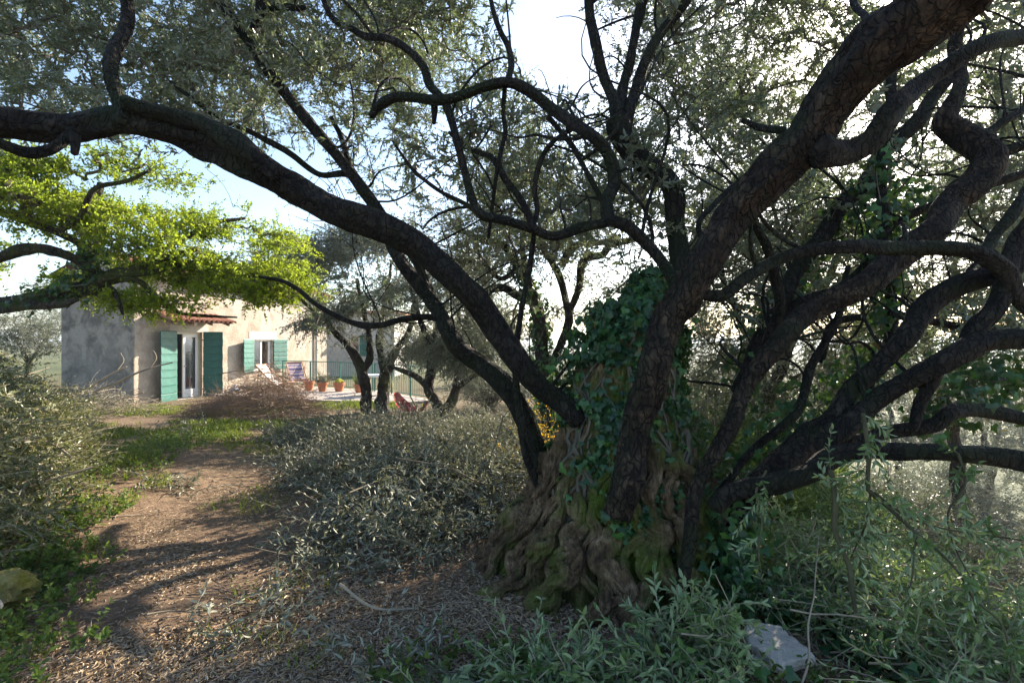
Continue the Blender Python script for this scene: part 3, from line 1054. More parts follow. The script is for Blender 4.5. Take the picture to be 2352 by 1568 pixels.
# annexe behind, its wall in shade
ann = thing('annexe', 'grey-blue rendered annexe behind the terrace railing with one green shutter', 'annexe', (-8.6, 27.0, -0.3))
MB().box(-2.2, 0.0, 0, 0.3, -0.3, 3.4).box(0.55, 2.4, 0, 0.3, -0.3, 3.4).box(0, 0.55, 0, 0.3, -0.3, 1.15).box(0, 0.55, 0, 0.3, 2.2, 3.4).box(-2.2, 2.4, 2.7, 3.0, -0.3, 3.4).box(-2.2, -1.9, 0.3, 2.7, -0.3, 3.4).box(2.1, 2.4, 0.3, 2.7, -0.3, 3.4).build('wall', M['annexe'], ann)
MB().box(-2.4, 2.6, -0.25, 3.25, 3.4, 3.52).build('roof', M['tile'], ann)
wn_ = MB().box(0.0, 0.06, 0.1, 0.16, 1.15, 2.2).box(0.49, 0.55, 0.1, 0.16, 1.15, 2.2).box(0.06, 0.49, 0.1, 0.16, 2.14, 2.2).box(0.06, 0.49, 0.1, 0.16, 1.15, 1.21).build('window', M['white'], ann)
MB().box(0.06, 0.49, 0.12, 0.13, 1.21, 2.14).build('pane', M['glass'], wn_)
MB().box(-0.06, 0.61, -0.08, -0.002, 1.09, 1.15).build('window_sill', M['white'], ann)
sh = MB().box(0.57, 1.05, -0.035, -0.006, 1.13, 2.22).build('shutter', M['shutter'], ann)
bme = MB().box(0.57, 1.05, -0.055, -0.036, 0, 0.145, 0.008).data('board', M['shutter'])
for i in range(7):
    o = link(bpy.data.objects.new('board', bme), sh)
    o.location = (0, 0, 1.14 + i * 0.153)

# ------------------------------------------------------------------ terrace, railings and what stands on it
def build_terrace():
    pts = [(-10.32, 17.3), (-5.6, 15.4), (-3.2, 14.9), (-2.35, 15.5), (-4.85, 18.5), (-9.38, 20.95)]
    zt, zb = -0.17, -0.7
    n = len(pts)
    V = [(x, y, zt) for x, y in pts] + [(x, y, zb) for x, y in pts]
    T = [(0, i, i + 1) for i in range(1, n - 1)]
    b = MB().add(V, [(i, n + i, n + (i + 1) % n, (i + 1) % n) for i in range(n)], T)
    tag(b.build('terrace', M['paving']), kind='structure')


build_terrace()
ZT = -0.17


def railing(A, B, label):
    A, B = np.array(A), np.array(B)
    L = np.linalg.norm(B - A)
    r = thing('railing', label, 'railing', (A[0], A[1], ZT), math.atan2(B[1] - A[1], B[0] - A[0]), 'railings round the terrace')
    MB().box(0, L, -0.02, 0.02, 0.98, 1.01, 0.004).build('top_rail', M['rail'], r)
    MB().box(0, L, -0.014, 0.014, 0.08, 0.105).build('bottom_rail', M['rail'], r)
    pm = MB().box(-0.022, 0.022, -0.022, 0.022, 0, 0.979, 0.004).data('post', M['rail'])
    for i in range(4):
        o = link(bpy.data.objects.new('post', pm), r)
        o.location = (0.03 + i * (L - 0.06) / 3, 0, 0)
    bm = MB().tube([(0, 0, 0.106), (0, 0, 0.979)], 0.0075, 6).data('bar', M['rail'])
    n = int(L / 0.112)
    for i in range(1, n):
        o = link(bpy.data.objects.new('bar', bm), r)
        o.location = (i * L / n, rng.normal() * 0.001, 0)


railing((-9.28, 20.7), (-4.95, 18.3), 'green metal railing behind the deckchairs and flower pots')
railing((-4.90, 18.22), (-2.42, 15.45), 'green metal railing beyond the hammock and the twin ivy trunks')


def deckchair(loc, rz, canvas, label):
    r = thing('deck_chair', label, 'deck chair', loc, rz, 'wooden deckchairs on the terrace')
    w = 0.29

    def bar(a, b, t=0.022, name='frame_rail'):
        MB().tube([a, ((a[0] + b[0]) / 2, (a[1] + b[1]) / 2, (a[2] + b[2]) / 2), b], t, 6).build(name, M['chair_wood'], r)
    for s in (-1, 1):
        bar((-0.50, s * w, 0.98), (0.48, s * w, 0.02), name='long_rail')
        bar((-0.52, s * (w - 0.05), 0.02), (0.55, s * (w - 0.05), 0.40), name='seat_rail')
        bar((-0.34, s * (w + 0.04), 0.84), (-0.45, s * (w + 0.04), 0.05), 0.016, 'prop')
    bar((-0.50, -w, 0.98), (-0.50, w, 0.98), name='cross_bar')
    bar((0.55, -w, 0.40), (0.55, w, 0.40), name='cross_bar')
    bar((-0.45, -w - 0.04, 0.06), (-0.45, w + 0.04, 0.06), 0.016, 'cross_bar')
    V, n, m = [], 18, 10
    for i in range(n + 1):
        t = i / n
        x = -0.50 + 1.05 * t
        z = 0.98 + (0.40 - 0.98) * t - 0.34 * math.sin(math.pi * t) ** 1.1 * (0.6 + 0.5 * t)
        for j in range(m + 1):
            y = -w + 0.04 + (2 * w - 0.08) * j / m
            V.append((x, y, z - 0.02 * math.sin(math.pi * j / m) * math.sin(math.pi * t)))
    F = [(i * (m + 1) + j, (i + 1) * (m + 1) + j, (i + 1) * (m + 1) + j + 1, i * (m + 1) + j + 1) for i in range(n) for j in range(m)]
    MB().add(V, F).build('canvas', canvas, r, True)


deckchair((-7.95, 19.0, ZT), math.radians(-52), M['deck_stripe'], 'deckchair with a blue and orange striped canvas by the railing')
deckchair((-8.05, 17.35, ZT), math.radians(-8), M['deck_pale'], 'pale canvas deckchair half hidden by the brown brushwood heap')


def pot_mesh(h, r):
    return MB().lathe([(0.001, 0.0), (r * 0.62, 0.0), (r * 0.9, h * 0.78), (r * 0.92, h * 0.78), (r * 1.03, h * 0.79), (r * 1.03, h), (r * 0.92, h), (r * 0.88, h * 0.86)], 20)


def potted(loc, h, r, plant, label):
    t = thing('potted_plant' if plant else 'flower_pot', label, 'potted plant' if plant else 'flower pot', loc, 0, 'terracotta pots along the railing')
    pot_mesh(h, r).build('pot', M['pot'], t, False)
    MB().lathe([(0.001, h * 0.87), (r * 0.88, h * 0.86)], 20).build('soil', M['soil'], t)
    z0 = h * 0.86
    l = np.array(loc)
    if plant == 'cactus':
        for (x, y, q) in ((0, 0, 0.10), (0.09, 0.02, 0.07), (-0.08, 0.03, 0.075), (0.02, -0.08, 0.07)):
            pr = [(0.001, z0 + q * 1.9)] + [(q * math.sin(a) * (1 + 0.0), z0 + q * 0.95 + q * 0.95 * math.cos(a)) for a in np.linspace(0.25, 3.0, 8)]
            mb = MB().lathe(pr[::-1], 22, x, y)
            v = mb.v[0]
            a = np.arctan2(v[:, 1] - y, v[:, 0] - x)
            k = 1 + 0.1 * np.cos(a * 11)
            v[:, 0] = x + (v[:, 0] - x) * k
            v[:, 1] = y + (v[:, 1] - y) * k
            mb.build('cactus', M['cactus'], t)
    elif plant:
        n = 40
        b = l + np.stack([rng.normal(size=n) * r * 0.4, rng.normal(size=n) * r * 0.4, np.full(n, z0)], -1)
        d = np.stack([rng.normal(size=n) * 0.5, rng.normal(size=n) * 0.5, np.full(n, 1.0)], -1)
        L, st = sprigs(b, d, rng.uniform(0.2, 0.55, n), 9, 0.075, 0.4, tone_c=rng.random(n) * 0.6)
        twigs(t, [(st, taper(st, 0.004))], M['twig'], 'stems')
        foliage(t, L, M['olive_cut'] if plant == 'grey' else M['weed'], OLIVE_T, 0)


potted(tuple(np.array((-7.35, 18.55, ZT))), 0.34, 0.19, None, 'terracotta pot just behind the striped deckchair')
potted((-6.72, 18.15, ZT), 0.33, 0.19, 'grey', 'terracotta pot with a bushy grey-green plant beside the railing')
potted((-6.13, 18.15, ZT), 0.32, 0.20, 'cactus', 'terracotta pot of yellow-green round cacti')
potted((-5.30, 17.75, ZT), 0.30, 0.18, 'dark', 'terracotta pot with a dark low plant close to the ivy-clad trunk')

tb = thing('stone_table', 'low stone table with a white top between the two ivy trunks', 'table', (-4.55, 16.95, ZT))
MB().box(-0.42, 0.42, -0.28, 0.28, 0.60, 0.68, 0.015).build('table_top', M['white'], tb)
for s in (-1, 1):
    MB().box(s * 0.26 - 0.09, s * 0.26 + 0.09, -0.2, 0.2, 0, 0.599, 0.015).build('leg', M['side'], tb)

sk = thing('sack', 'small blue-grey sack lying by the dark green door shutter', 'sack', house_world(3.05, -0.55, 0))
V, F = [], []
mb = MB().lathe([(0.001, 0.0), (0.14, 0.01), (0.19, 0.09), (0.16, 0.2), (0.07, 0.27), (0.03, 0.30), (0.06, 0.34), (0.001, 0.345)], 18)
v = mb.v[0]
v[:, :2] *= (1 + 0.5 * (fbm(v * 9 + 4, 3) - 0.45))[:, None]
v[:, 0] += v[:, 2] * 0.25
mb.build('cloth', M['blue_cloth'], sk, True)

# ------------------------------------------------------------------ hammock
hm = thing('hammock', 'red cloth hammock slung between two olive trunks', 'hammock', (-2.8, 12.5, 0.0))


def hammock():
    off = np.array(hm.location)
    path = [P(908, 902, 12.1), P(915, 922, 11.9), P(927, 942, 11.6), P(945, 954, 11.2), P(963, 950, 11.1), P(977, 935, 11.05), P(984, 922, 11.1)]
    pts, _ = smooth_path(np.array(path), np.ones(7), 0.05)
    t = np.linspace(0, 1, len(pts))
    wd = 0.04 + 0.13 * np.sin(np.pi * np.clip(t, 0.0, 1)) ** 0.8
    tang = nrm(np.gradient(pts, axis=0))
    side = nrm(np.cross(tang, np.array([0, 0, 1.0])))
    upv = np.cross(side, tang)
    a = np.linspace(-1, 1, 13)
    V = pts[:, None] + side[:, None] * (a[None, :, None] * wd[:, None, None]) + upv[:, None] * ((np.abs(a) ** 1.7)[None, :, None] * wd[:, None, None] * 0.75 + 0.012 * np.sin(a * 17)[None, :, None])
    n, m = len(pts), len(a)
    i = np.arange(n - 1)[:, None] * m + np.arange(m - 1)[None]
    F = np.stack([i, i + 1, i + m + 1, i + m], -1).reshape(-1, 4)
    k = int(0.18 * n) * (m - 1)
    kk = int(0.18 * n)
    V = V - off
    obj('cloth', V[kk:].reshape(-1, 3), [F[:len(F) - k]], M['hammock'], hm, smooth=True)
    obj('fringe', V[:kk + 1].reshape(-1, 3), [F[:k]], M['hammock_net'], hm, smooth=True)
    mb = MB()
    for s in np.linspace(-1, 1, 5):
        mb.tube([pts[0] + side[0] * s * 0.05 - off, P(899, 872, 12.9) - off, P(894, 856, 13.0) - off], 0.006, 5)
    mb.build('rope', M['rope'], hm)
    MB().tube([pts[-1] - off, P(988, 912, 11.2) - off, P(992, 900, 11.3) - off], 0.008, 5).build('rope', M['rope'], hm)


hammock()

# ------------------------------------------------------------------ stones
def stone_mesh(c, r, seed, rough=0.5, n=44, m=30):
    V = []
    for j in range(m + 1):
        b = math.pi * j / m
        for i in range(n):
            a = 2 * math.pi * i / n
            V.append((math.sin(b) * math.cos(a), math.sin(b) * math.sin(a), math.cos(b)))
    V = np.array(V)
    V = np.sign(V) * np.abs(V) ** 0.75
    k = 1 + rough * (fbm(V * 1.3 + seed, 4) - 0.45) * 2 - 0.22 * np.abs(2 * vnoise(V * 2.7 + seed) - 1) + 0.10 * (vnoise(V * 8 + seed) - 0.5)
    V = V * k[:, None] * np.array(r)
    F = [(j * n + i, (j + 1) * n + i, (j + 1) * n + (i + 1) % n, j * n + (i + 1) % n) for j in range(m) for i in range(n)]
    return MB().add(V, F)


def stone(x, y, r, mat, label, seed, sink=0.25, cat_='rock'):
    t = stone_mesh((0, 0, 0), r, seed).build('rock', M[mat])
    t.location = (x, y, float(ground_z(x, y)) + r[2] * (1 - sink))
    return tag(t, label, cat_)


stone(-3.05, 3.08, (0.13, 0.13, 0.12), 'mossy', 'yellow mossy rock beside the leaf-strewn path', 3)
stone(-2.98, 2.86, (0.07, 0.08, 0.09), 'stone', 'pale rock below the yellow mossy rock', 8)
stone(-0.12, 5.25, (0.26, 0.18, 0.16), 'stone', 'grey limestone rock behind the big trunk at the edge of the brush', 12)


def slab(outline, z, th, label, mat):
    q = []
    for (zx, zy) in outline:
        x, y = (2700 + zx * 0.2296) * 0.6125, (2200 + zy * 0.2296) * 0.6125
        d = (CAMZ - z) * W / (y - 784)
        q.append(((x - 1176) / W * d, d))
    q = np.array(q)
    c = q.mean(0)
    # finer outline, chipped
    qq = []
    for i in range(len(q)):
        a, b = q[i], q[(i + 1) % len(q)]
        for t in (0, 0.25, 0.5, 0.75):
            qq.append(a * (1 - t) + b * t + rng.normal(size=2) * 0.0025)
    q = np.array(qq) - c
    n = len(q)
    V, rings = [], [(0.0, 0.0), (0.55, 0.003), (0.96, 0.0), (1.0, -0.008), (1.0 + 0.02, -th * 0.5), (0.95, -th)]
    V.append((0, 0, 0.004))
    for k, (s, dz) in enumerate(rings[1:]):
        for p in q:
            j = 0.006 * (vnoise(np.array([p[0] * 30, p[1] * 30, k * 3.1])) - 0.5)
            V.append((p[0] * s, p[1] * s, dz + j * (1 if k else 0.6)))
    T = [(0, 1 + (i + 1) % n, 1 + i) for i in range(n)]
    F = [(1 + k * n + i, 1 + k * n + (i + 1) % n, 1 + (k + 1) * n + (i + 1) % n, 1 + (k + 1) * n + i) for k in range(len(rings) - 2) for i in range(n)]
    T = [t[::-1] for t in T]
    F = [f[::-1] for f in F]
    o = MB().add(V, F, T).build('stone_slab', M[mat])
    o.location = (c[0], c[1], z)
    return tag(o, label, 'stone slab')


slab([(440, 560), (560, 530), (720, 590), (980, 620), (1090, 700), (1140, 790), (1250, 840), (1330, 920), (1500, 1050), (1550, 1110), (1250, 1180), (1000, 1240), (830, 1190), (700, 1060), (450, 880), (410, 740)][::-1], 0.07, 0.06,
     'large flat pale stone slab lying among ivy below the olive', 'stone')
slab([(520, 1120), (600, 1100), (740, 1190), (800, 1290), (720, 1330), (610, 1280), (540, 1200)][::-1], 0.03, 0.04, 'small thin stone slab propped under the large pale one', 'stone')

# ------------------------------------------------------------------ the ancient olive
olive = thing('olive_tree', 'huge ancient olive with gnarled ivy-clad trunk and long arching limbs', 'olive tree', (0.8, 3.75, 0.0))
_TZ = np.array([-0.25, -0.05, 0.12, 0.28, 0.43, 0.65, 0.9, 1.15, 1.4, 1.6, 1.8, 2.0, 2.12])
_TR = np.array([0.98, 0.90, 0.80, 0.71, 0.63, 0.545, 0.475, 0.41, 0.34, 0.255, 0.18, 0.12, 0.06])
_TX = np.array([0.76, 0.77, 0.78, 0.77, 0.78, 0.79, 0.81, 0.83, 0.86, 0.90, 0.95, 1.03, 1.06])


def trunk_surface(th, z):
    """point on the trunk, with fluted buttresses that fan out into the roots"""
    R = np.interp(z, _TZ, _TR)
    X = np.interp(z, _TZ, _TX)
    low = np.clip((1.0 - z) / 1.0, 0, 1.2)
    wob = 0.30 * (fbm(np.stack([np.cos(th) * 1.3, np.sin(th) * 1.3, z * 1.7], -1) + 2.0, 2) - 0.37) * 2
    tw = th + 0.25 * np.sin(z * 2.6 + 1.1) + wob

    def ridged(k, zs, seed):
        q = np.stack([np.cos(tw) * k, np.sin(tw) * k, z * zs], -1) + seed
        return 1 - np.abs(2 * vnoise(q) - 1)
    g1 = ridged(2.6, 1.1, 3.0) ** 1.3
    g2 = ridged(5.5, 2.4, 11.0) ** 1.4
    g3 = ridged(12.0, 4.5, 23.0)
    n2 = fbm(np.stack([np.cos(th) * 14, np.sin(th) * 14, z * 12], -1) + 9.0, 3) - 0.43
    f = 0.82 - 0.15 * np.clip((0.85 - z) / 0.4, 0, 1) + (0.12 + 0.17 * low) * g1 + (0.07 + 0.12 * low) * g2 + (0.035 + 0.05 * low) * g3 + 0.07 * n2
    f = f * (1 + np.clip((z - 1.0) / 0.6, 0, 1) * 1.3 * (fbm(np.stack([np.cos(th) * 1.9, np.sin(th) * 1.9, z * 3.0], -1) + 40.0, 3) - 0.44))
    R = R * f
    return np.stack([X + R * np.cos(th), 3.75 + 0.88 * R * np.sin(th), z + 0.02 * n2], -1)


def build_trunk():
    n, m = 520, 300
    th = np.linspace(0, 2 * np.pi, n, endpoint=False)
    z = np.linspace(-0.25, 2.12, m)
    T, Z = np.meshgrid(th, z)
    V = trunk_surface(T, Z)
    idx = np.arange(n * m).reshape(m, n)
    F = np.stack([idx[:-1], np.roll(idx, -1, 1)[:-1], np.roll(idx, -1, 1)[1:], idx[1:]], -1).reshape(-1, 4)
    V = np.concatenate([V.reshape(-1, 3), V[-1].mean(0)[None]])
    tri = np.array([(n * m, n * (m - 1) + j, n * (m - 1) + (j + 1) % n) for j in range(n)])
    obj('trunk', V - np.array(olive.location), [F, tri], M['bark_trunk'], olive, smooth=True)


build_trunk()
_rr = np.random.default_rng(4)
_roots = []
for i in range(30):
    q = i / 29
    _roots.append((-3.15 + 2.75 * q + _rr.normal() * 0.05, _rr.uniform(0.42, 1.0) * (1.0 - 0.25 * abs(q - 0.5)), -0.32 + 0.42 * q + _rr.normal() * 0.05, _rr.uniform(1.06, 1.2), _rr.uniform(0.034, 0.07)))
for i in range(6):
    _roots.append((0.1 + i * 0.5, 0.6, 0.05, 1.15, 0.06))
for i, (th0, z0, dth, ext, rr) in enumerate(_roots):
    t = np.linspace(0, 1, 22)
    zz = z0 * (1 - t) ** 1.1 - 0.10 * t
    th = th0 + dth * t + 0.10 * np.sin(t * 7 + i * 2.1) * t + 0.05 * np.sin(t * 17 + i) + 0.02 * np.sin(t * 41 + i * 5)
    p = trunk_surface(th, zz)
    c = np.stack([np.interp(zz, _TZ, _TX), np.full_like(zz, 3.75), zz], -1)
    o_ = p - c
    R = np.linalg.norm(o_[:, :2], axis=1, keepdims=True)
    Rn = np.interp(zz, _TZ, _TR)[:, None] * 1.0
    p = c + o_ / R * (0.35 * R + 0.65 * Rn) * (1 + (ext - 1) * (t[:, None] ** 1.3))
    p = p + o_ / R * (0.02 * np.sin(t * 11 + i * 1.3) + 0.01)[:, None]
    rad = rr * 0.85 * (0.5 + 0.6 * np.sin(np.pi * np.clip(t * 0.85 + 0.12, 0, 1))) * (1 + 0.35 * np.sin(t * 13 + i * 1.7) + 0.25 * np.sin(t * 31 + i))
    pts, rad = smooth_path(p, rad, 0.014)
    V, F, T = limb_mesh(pts, rad, 30, 0.34, 0.20, seed=i * 3.3)
    obj('root', V - np.array(olive.location), [F, T], M['bark_trunk'], olive, smooth=True)

SKEL, SKR = [], []


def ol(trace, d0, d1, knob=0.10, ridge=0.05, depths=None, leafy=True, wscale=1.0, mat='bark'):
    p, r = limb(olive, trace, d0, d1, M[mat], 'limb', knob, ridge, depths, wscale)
    if leafy:
        SKEL.append(p)
        SKR.append(r)
    return p, r


# great arm to the house side and its risers
ol([(1330, 965, 30), (1300, 935, 30), (1230, 880, 28), (1160, 790, 30), (1090, 690, 32), (1020, 615, 36), (940, 550, 38), (860, 512, 39), (760, 480, 38), (660, 425, 41), (560, 375, 40), (460, 318, 40), (360, 290, 36), (270, 284, 36), (170, 292, 38), (80, 286, 40), (0, 283, 42), (-120, 300, 42)], 3.55, 2.8, 0.09, 0.07)
ol([(640, 402, 22), (560, 345, 26), (470, 285, 24), (400, 262, 22), (330, 250, 22), (290, 240, 20)], 3.02, 2.9, 0.10, 0.05)
ol([(285, 285, 26), (272, 225, 19), (265, 180, 18), (268, 110, 18), (282, 40, 17), (292, -40, 16), (310, -160, 13)], 2.9, 3.2)
ol([(170, 300, 14), (110, 340, 13), (60, 350, 13), (0, 328, 12), (-60, 310, 11)], 2.85, 2.6)
ol([(172, 310, 12), (170, 335, 10), (166, 352, 8)], 2.8, 2.78, leafy=False)
# second arm
B, _ = ol([(1270, 1160, 26), (1245, 1085, 28), (1215, 985, 28), (1172, 900, 28), (1110, 842, 26), (1050, 795, 24), (1010, 722, 20), (960, 652, 19), (910, 582, 18), (872, 490, 17), (800, 390, 16), (700, 270, 15), (630, 182, 14), (570, 92, 13), (520, 30, 13), (485, -40, 12), (450, -140, 9)], 4.0, 4.5)
ol([(1085, 830, 16), (1040, 765, 15), (1000, 700, 15), (968, 622, 14), (930, 560, 12), (880, 520, 9)], 4.35, 4.7)
ol([(572, 95, 14), (586, 62, 14), (594, 25, 12), (602, -30, 11)], 4.5, 4.6)
ol([(592, 40, 9), (615, 16, 9), (650, 12, 9), (690, 26, 7), (705, 22, 5)], 4.5, 4.3)
ol([(808, 402, 8), (784, 398, 8), (727, 397, 7), (665, 352, 8), (600, 316, 7), (550, 290, 7), (500, 270, 6), (440, 226, 5), (395, 190, 4)], 4.45, 4.2)
ol([(880, 500, 9), (840, 440, 9), (805, 380, 8), (780, 310, 7), (760, 270, 5)], 4.55, 4.8)
ol([(1030, 738, 10), (980, 727, 9), (930, 732, 8), (870, 747, 8), (800, 738, 7), (730, 700, 6), (690, 670, 6), (650, 646, 5), (600, 636, 4)], 4.5, 5.2)
# crooked arch
ol([(1568, 720, 20), (1556, 680, 18), (1545, 640, 17), (1520, 592, 16), (1480, 552, 16), (1440, 522, 16), (1400, 508, 17)], 3.3, 3.45)
ol([(1398, 512, 17), (1394, 490, 18), (1396, 460, 18), (1414, 415, 19), (1405, 370, 18), (1379, 335, 17), (1334, 300, 17), (1294, 265, 17), (1259, 238, 16), (1234, 220, 16), (1200, 204, 14), (1164, 195, 13), (1109, 202, 12), (1034, 222, 12), (984, 229, 11), (914, 229, 11), (870, 243, 11), (850, 264, 9)], 3.45, 3.7)
ol([(1400, 508, 14), (1384, 514, 12), (1334, 524, 12), (1274, 540, 12), (1214, 522, 12), (1154, 507, 12), (1106, 494, 12), (1084, 455, 11), (1069, 400, 10), (1054, 340, 10), (1039, 285, 10), (1019, 230, 11), (984, 190, 10), (969, 150, 9), (939, 120, 9), (894, 96, 9), (839, 83, 9), (805, 60, 8), (770, 45, 8), (750, 20, 7), (738, -30, 6)], 3.45, 3.9)
ol([(996, 225, 9), (998, 250, 9), (996, 282, 5)], 3.72, 3.7, leafy=False)
ol([(1104, 492, 6), (1060, 462, 6), (1010, 440, 5), (960, 402, 5), (930, 365, 4), (900, 320, 3)], 3.7, 4.0)
ol([(1224, 522, 9), (1209, 480, 9), (1189, 445, 9), (1159, 410, 9), (1134, 370, 8), (1109, 355, 7), (1064, 332, 6), (1030, 300, 4)], 3.6, 3.9)
ol([(1222, 522, 7), (1234, 485, 7), (1229, 430, 7), (1239, 380, 7), (1269, 330, 6), (1334, 278, 5)], 3.6, 3.8)
ol([(1164, 194, 8), (1174, 150, 8), (1169, 110, 8), (1149, 75, 7), (1139, 50, 7), (1129, 10, 6), (1120, -50, 5)], 3.6, 3.9)
ol([(1160, 198, 6), (1156, 260, 6), (1161, 300, 6), (1151, 350, 6), (1141, 400, 5), (1129, 480, 5), (1122, 545, 4)], 3.65, 3.8)
ol([(1259, 268, 7), (1309, 326, 7), (1339, 386, 7), (1369, 436, 7), (1386, 462, 7)], 3.7, 3.5)
# dark fork above the trunk
ol([(1500, 700, 30), (1540, 650, 28), (1562, 600, 27), (1552, 500, 26), (1539, 435, 27), (1499, 385, 29), (1449, 342, 31), (1424, 305, 34), (1414, 280, 32)], 3.9, 4.1)
ol([(1420, 310, 24), (1408, 222, 15), (1379, 146, 13), (1364, 90, 13), (1354, 0, 12), (1345, -120, 10)], 4.1, 4.4)
ol([(1418, 300, 20), (1427, 235, 14), (1449, 126, 11), (1474, 0, 12), (1495, -120, 9)], 4.12, 4.6)
ol([(1428, 312, 22), (1444, 262, 16), (1464, 200, 13), (1489, 126, 13), (1529, 60, 12), (1570, 15, 11), (1630, -70, 9)], 4.1, 4.5)
# leaning giant limb that hides the sun
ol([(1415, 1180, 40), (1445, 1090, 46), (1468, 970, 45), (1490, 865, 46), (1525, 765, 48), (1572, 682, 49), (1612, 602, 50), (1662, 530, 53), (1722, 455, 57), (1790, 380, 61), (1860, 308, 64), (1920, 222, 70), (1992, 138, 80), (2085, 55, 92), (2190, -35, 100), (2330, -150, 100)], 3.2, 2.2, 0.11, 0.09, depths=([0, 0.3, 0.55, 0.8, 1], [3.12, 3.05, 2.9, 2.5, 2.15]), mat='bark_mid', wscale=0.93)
ol([(1875, 350, 44), (1915, 352, 34), (1950, 352, 30), (1996, 332, 28), (2018, 300, 27), (2048, 252, 26), (2078, 226, 26), (2118, 192, 26), (2168, 160, 24), (2218, 126, 23), (2278, 100, 21), (2352, 80, 22), (2440, 60, 20)], 2.75, 3.0)
ol([(1640, 600, 10), (1600, 520, 7), (1640, 470, 7), (1690, 425, 8), (1760, 370, 8)], 3.1, 3.3, leafy=False)
ol([(1800, 300, 10), (1740, 292, 9), (1700, 282, 6)], 2.95, 3.2)
ol([(1990, 60, 9), (1975, 10, 9), (1955, -60, 8)], 2.5, 2.9)
# limbs on the valley side
ol([(1690, 900, 16), (1750, 772, 18), (1810, 662, 20), (1858, 582, 22), (1928, 482, 22), (1978, 426, 22), (2030, 352, 22), (2100, 282, 20), (2160, 202, 18), (2192, 130, 18), (2210, 20, 14), (2220, -100, 9)], 4.1, 4.8)
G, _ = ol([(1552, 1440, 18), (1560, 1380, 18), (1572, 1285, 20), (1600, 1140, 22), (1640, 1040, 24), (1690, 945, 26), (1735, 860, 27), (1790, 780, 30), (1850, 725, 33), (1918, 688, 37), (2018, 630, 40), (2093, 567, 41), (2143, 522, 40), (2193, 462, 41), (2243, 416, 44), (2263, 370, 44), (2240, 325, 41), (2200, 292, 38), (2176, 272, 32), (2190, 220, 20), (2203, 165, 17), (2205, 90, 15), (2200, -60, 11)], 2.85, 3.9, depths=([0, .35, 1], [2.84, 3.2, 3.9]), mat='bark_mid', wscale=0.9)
ol([(2250, 320, 12), (2303, 280, 10), (2352, 250, 9), (2430, 200, 8)], 3.8, 4.0)
ol([(2262, 385, 18), (2290, 356, 16), (2352, 334, 14), (2440, 310, 12)], 3.75, 3.6)
ol([(2238, 432, 14), (2300, 415, 12), (2352, 400, 10), (2440, 390, 9)], 3.72, 3.9)
ol([(1570, 680, 20), (1610, 676, 16), (1653, 680, 17), (1708, 640, 16), (1778, 602, 16), (1848, 577, 16), (1928, 570, 18), (2018, 570, 19), (2093, 568, 20), (2168, 570, 21), (2218, 577, 21), (2258, 597, 23), (2308, 626, 25), (2338, 668, 23), (2385, 715, 21), (2460, 800, 18)], 3.05, 2.9)
ol([(1683, 1380, 22), (1683, 1330, 24), (1690, 1232, 26), (1720, 1152, 33), (1770, 1085, 41), (1840, 1030, 45), (1880, 1000, 42), (1915, 970, 24)], 3.15, 3.22, mat='bark_mid')
ol([(1860, 1015, 34), (1918, 950, 27), (1960, 900, 25), (2008, 855, 25), (2058, 790, 24), (2100, 742, 25), (2143, 702, 28), (2218, 652, 29), (2293, 625, 29), (2352, 592, 29), (2450, 540, 27)], 3.25, 3.1)
ol([(1860, 1020, 38), (1930, 982, 31), (1990, 946, 27), (2068, 886, 26), (2143, 836, 28), (2218, 800, 29), (2300, 781, 29), (2352, 778, 29), (2450, 780, 27)], 3.2, 2.8)
ol([(2150, 850, 20), (2140, 882, 19), (2118, 915, 17), (2096, 960, 13), (2085, 985, 9)], 2.98, 3.1)
ol([(2225, 800, 27), (2245, 752, 25), (2278, 700, 24), (2325, 602, 23), (2352, 540, 21), (2400, 450, 18)], 2.95, 3.1)
ol([(1640, 1165, 24), (1670, 1138, 26), (1718, 1118, 28), (1793, 1100, 27), (1868, 1080, 26), (1928, 1052, 25), (1993, 1037, 23), (2068, 1035, 23), (2143, 1035, 23), (2218, 1041, 25), (2293, 1050, 27), (2352, 1060, 28), (2460, 1090, 27)], 2.9, 2.45)
ol([(1900, 1015, 20), (1983, 1008, 18), (2043, 995, 19), (2108, 984, 19), (2143, 972, 20), (2168, 950, 19), (2218, 943, 17), (2293, 950, 18), (2352, 964, 18), (2450, 990, 16)], 3.3, 3.3)
ol([(1650, 1130, 9), (1743, 1025, 10), (1818, 950, 11), (1848, 905, 11), (1868, 850, 10), (1893, 784, 9), (1930, 700, 8), (1955, 610, 6)], 3.45, 3.8)
ol([(2049, 160, 12), (2032, 350, 12), (2024, 550, 11), (2045, 640, 12), (2046, 720, 12), (2032, 800, 12), (2010, 860, 12), (1985, 960, 12)], 3.9, 3.9)
ol([(1725, 500, 8), (1740, 530, 10), (1763, 576, 12), (1783, 626, 13), (1795, 700, 13), (1762, 772, 13), (1730, 850, 13), (1700, 960, 13)], 3.3, 3.9)
ol([(1885, 830, 8), (1905, 760, 9), (1938, 735, 9), (2018, 725, 9), (2093, 730, 10), (2168, 741, 10), (2243, 756, 10), (2352, 760, 11), (2440, 770, 9)], 4.3, 4.3)
ol([(1740, 830, 14), (1768, 784, 14), (1828, 702, 14), (1918, 666, 12), (1998, 592, 9), (2040, 530, 9), (2088, 496, 10), (2143, 470, 10), (2190, 448, 9)], 4.2, 4.0)
ol([(2262, 590, 16), (2270, 570, 15), (2293, 526, 14), (2320, 484, 13), (2365, 430, 12), (2440, 360, 9)], 2.95, 3.2)
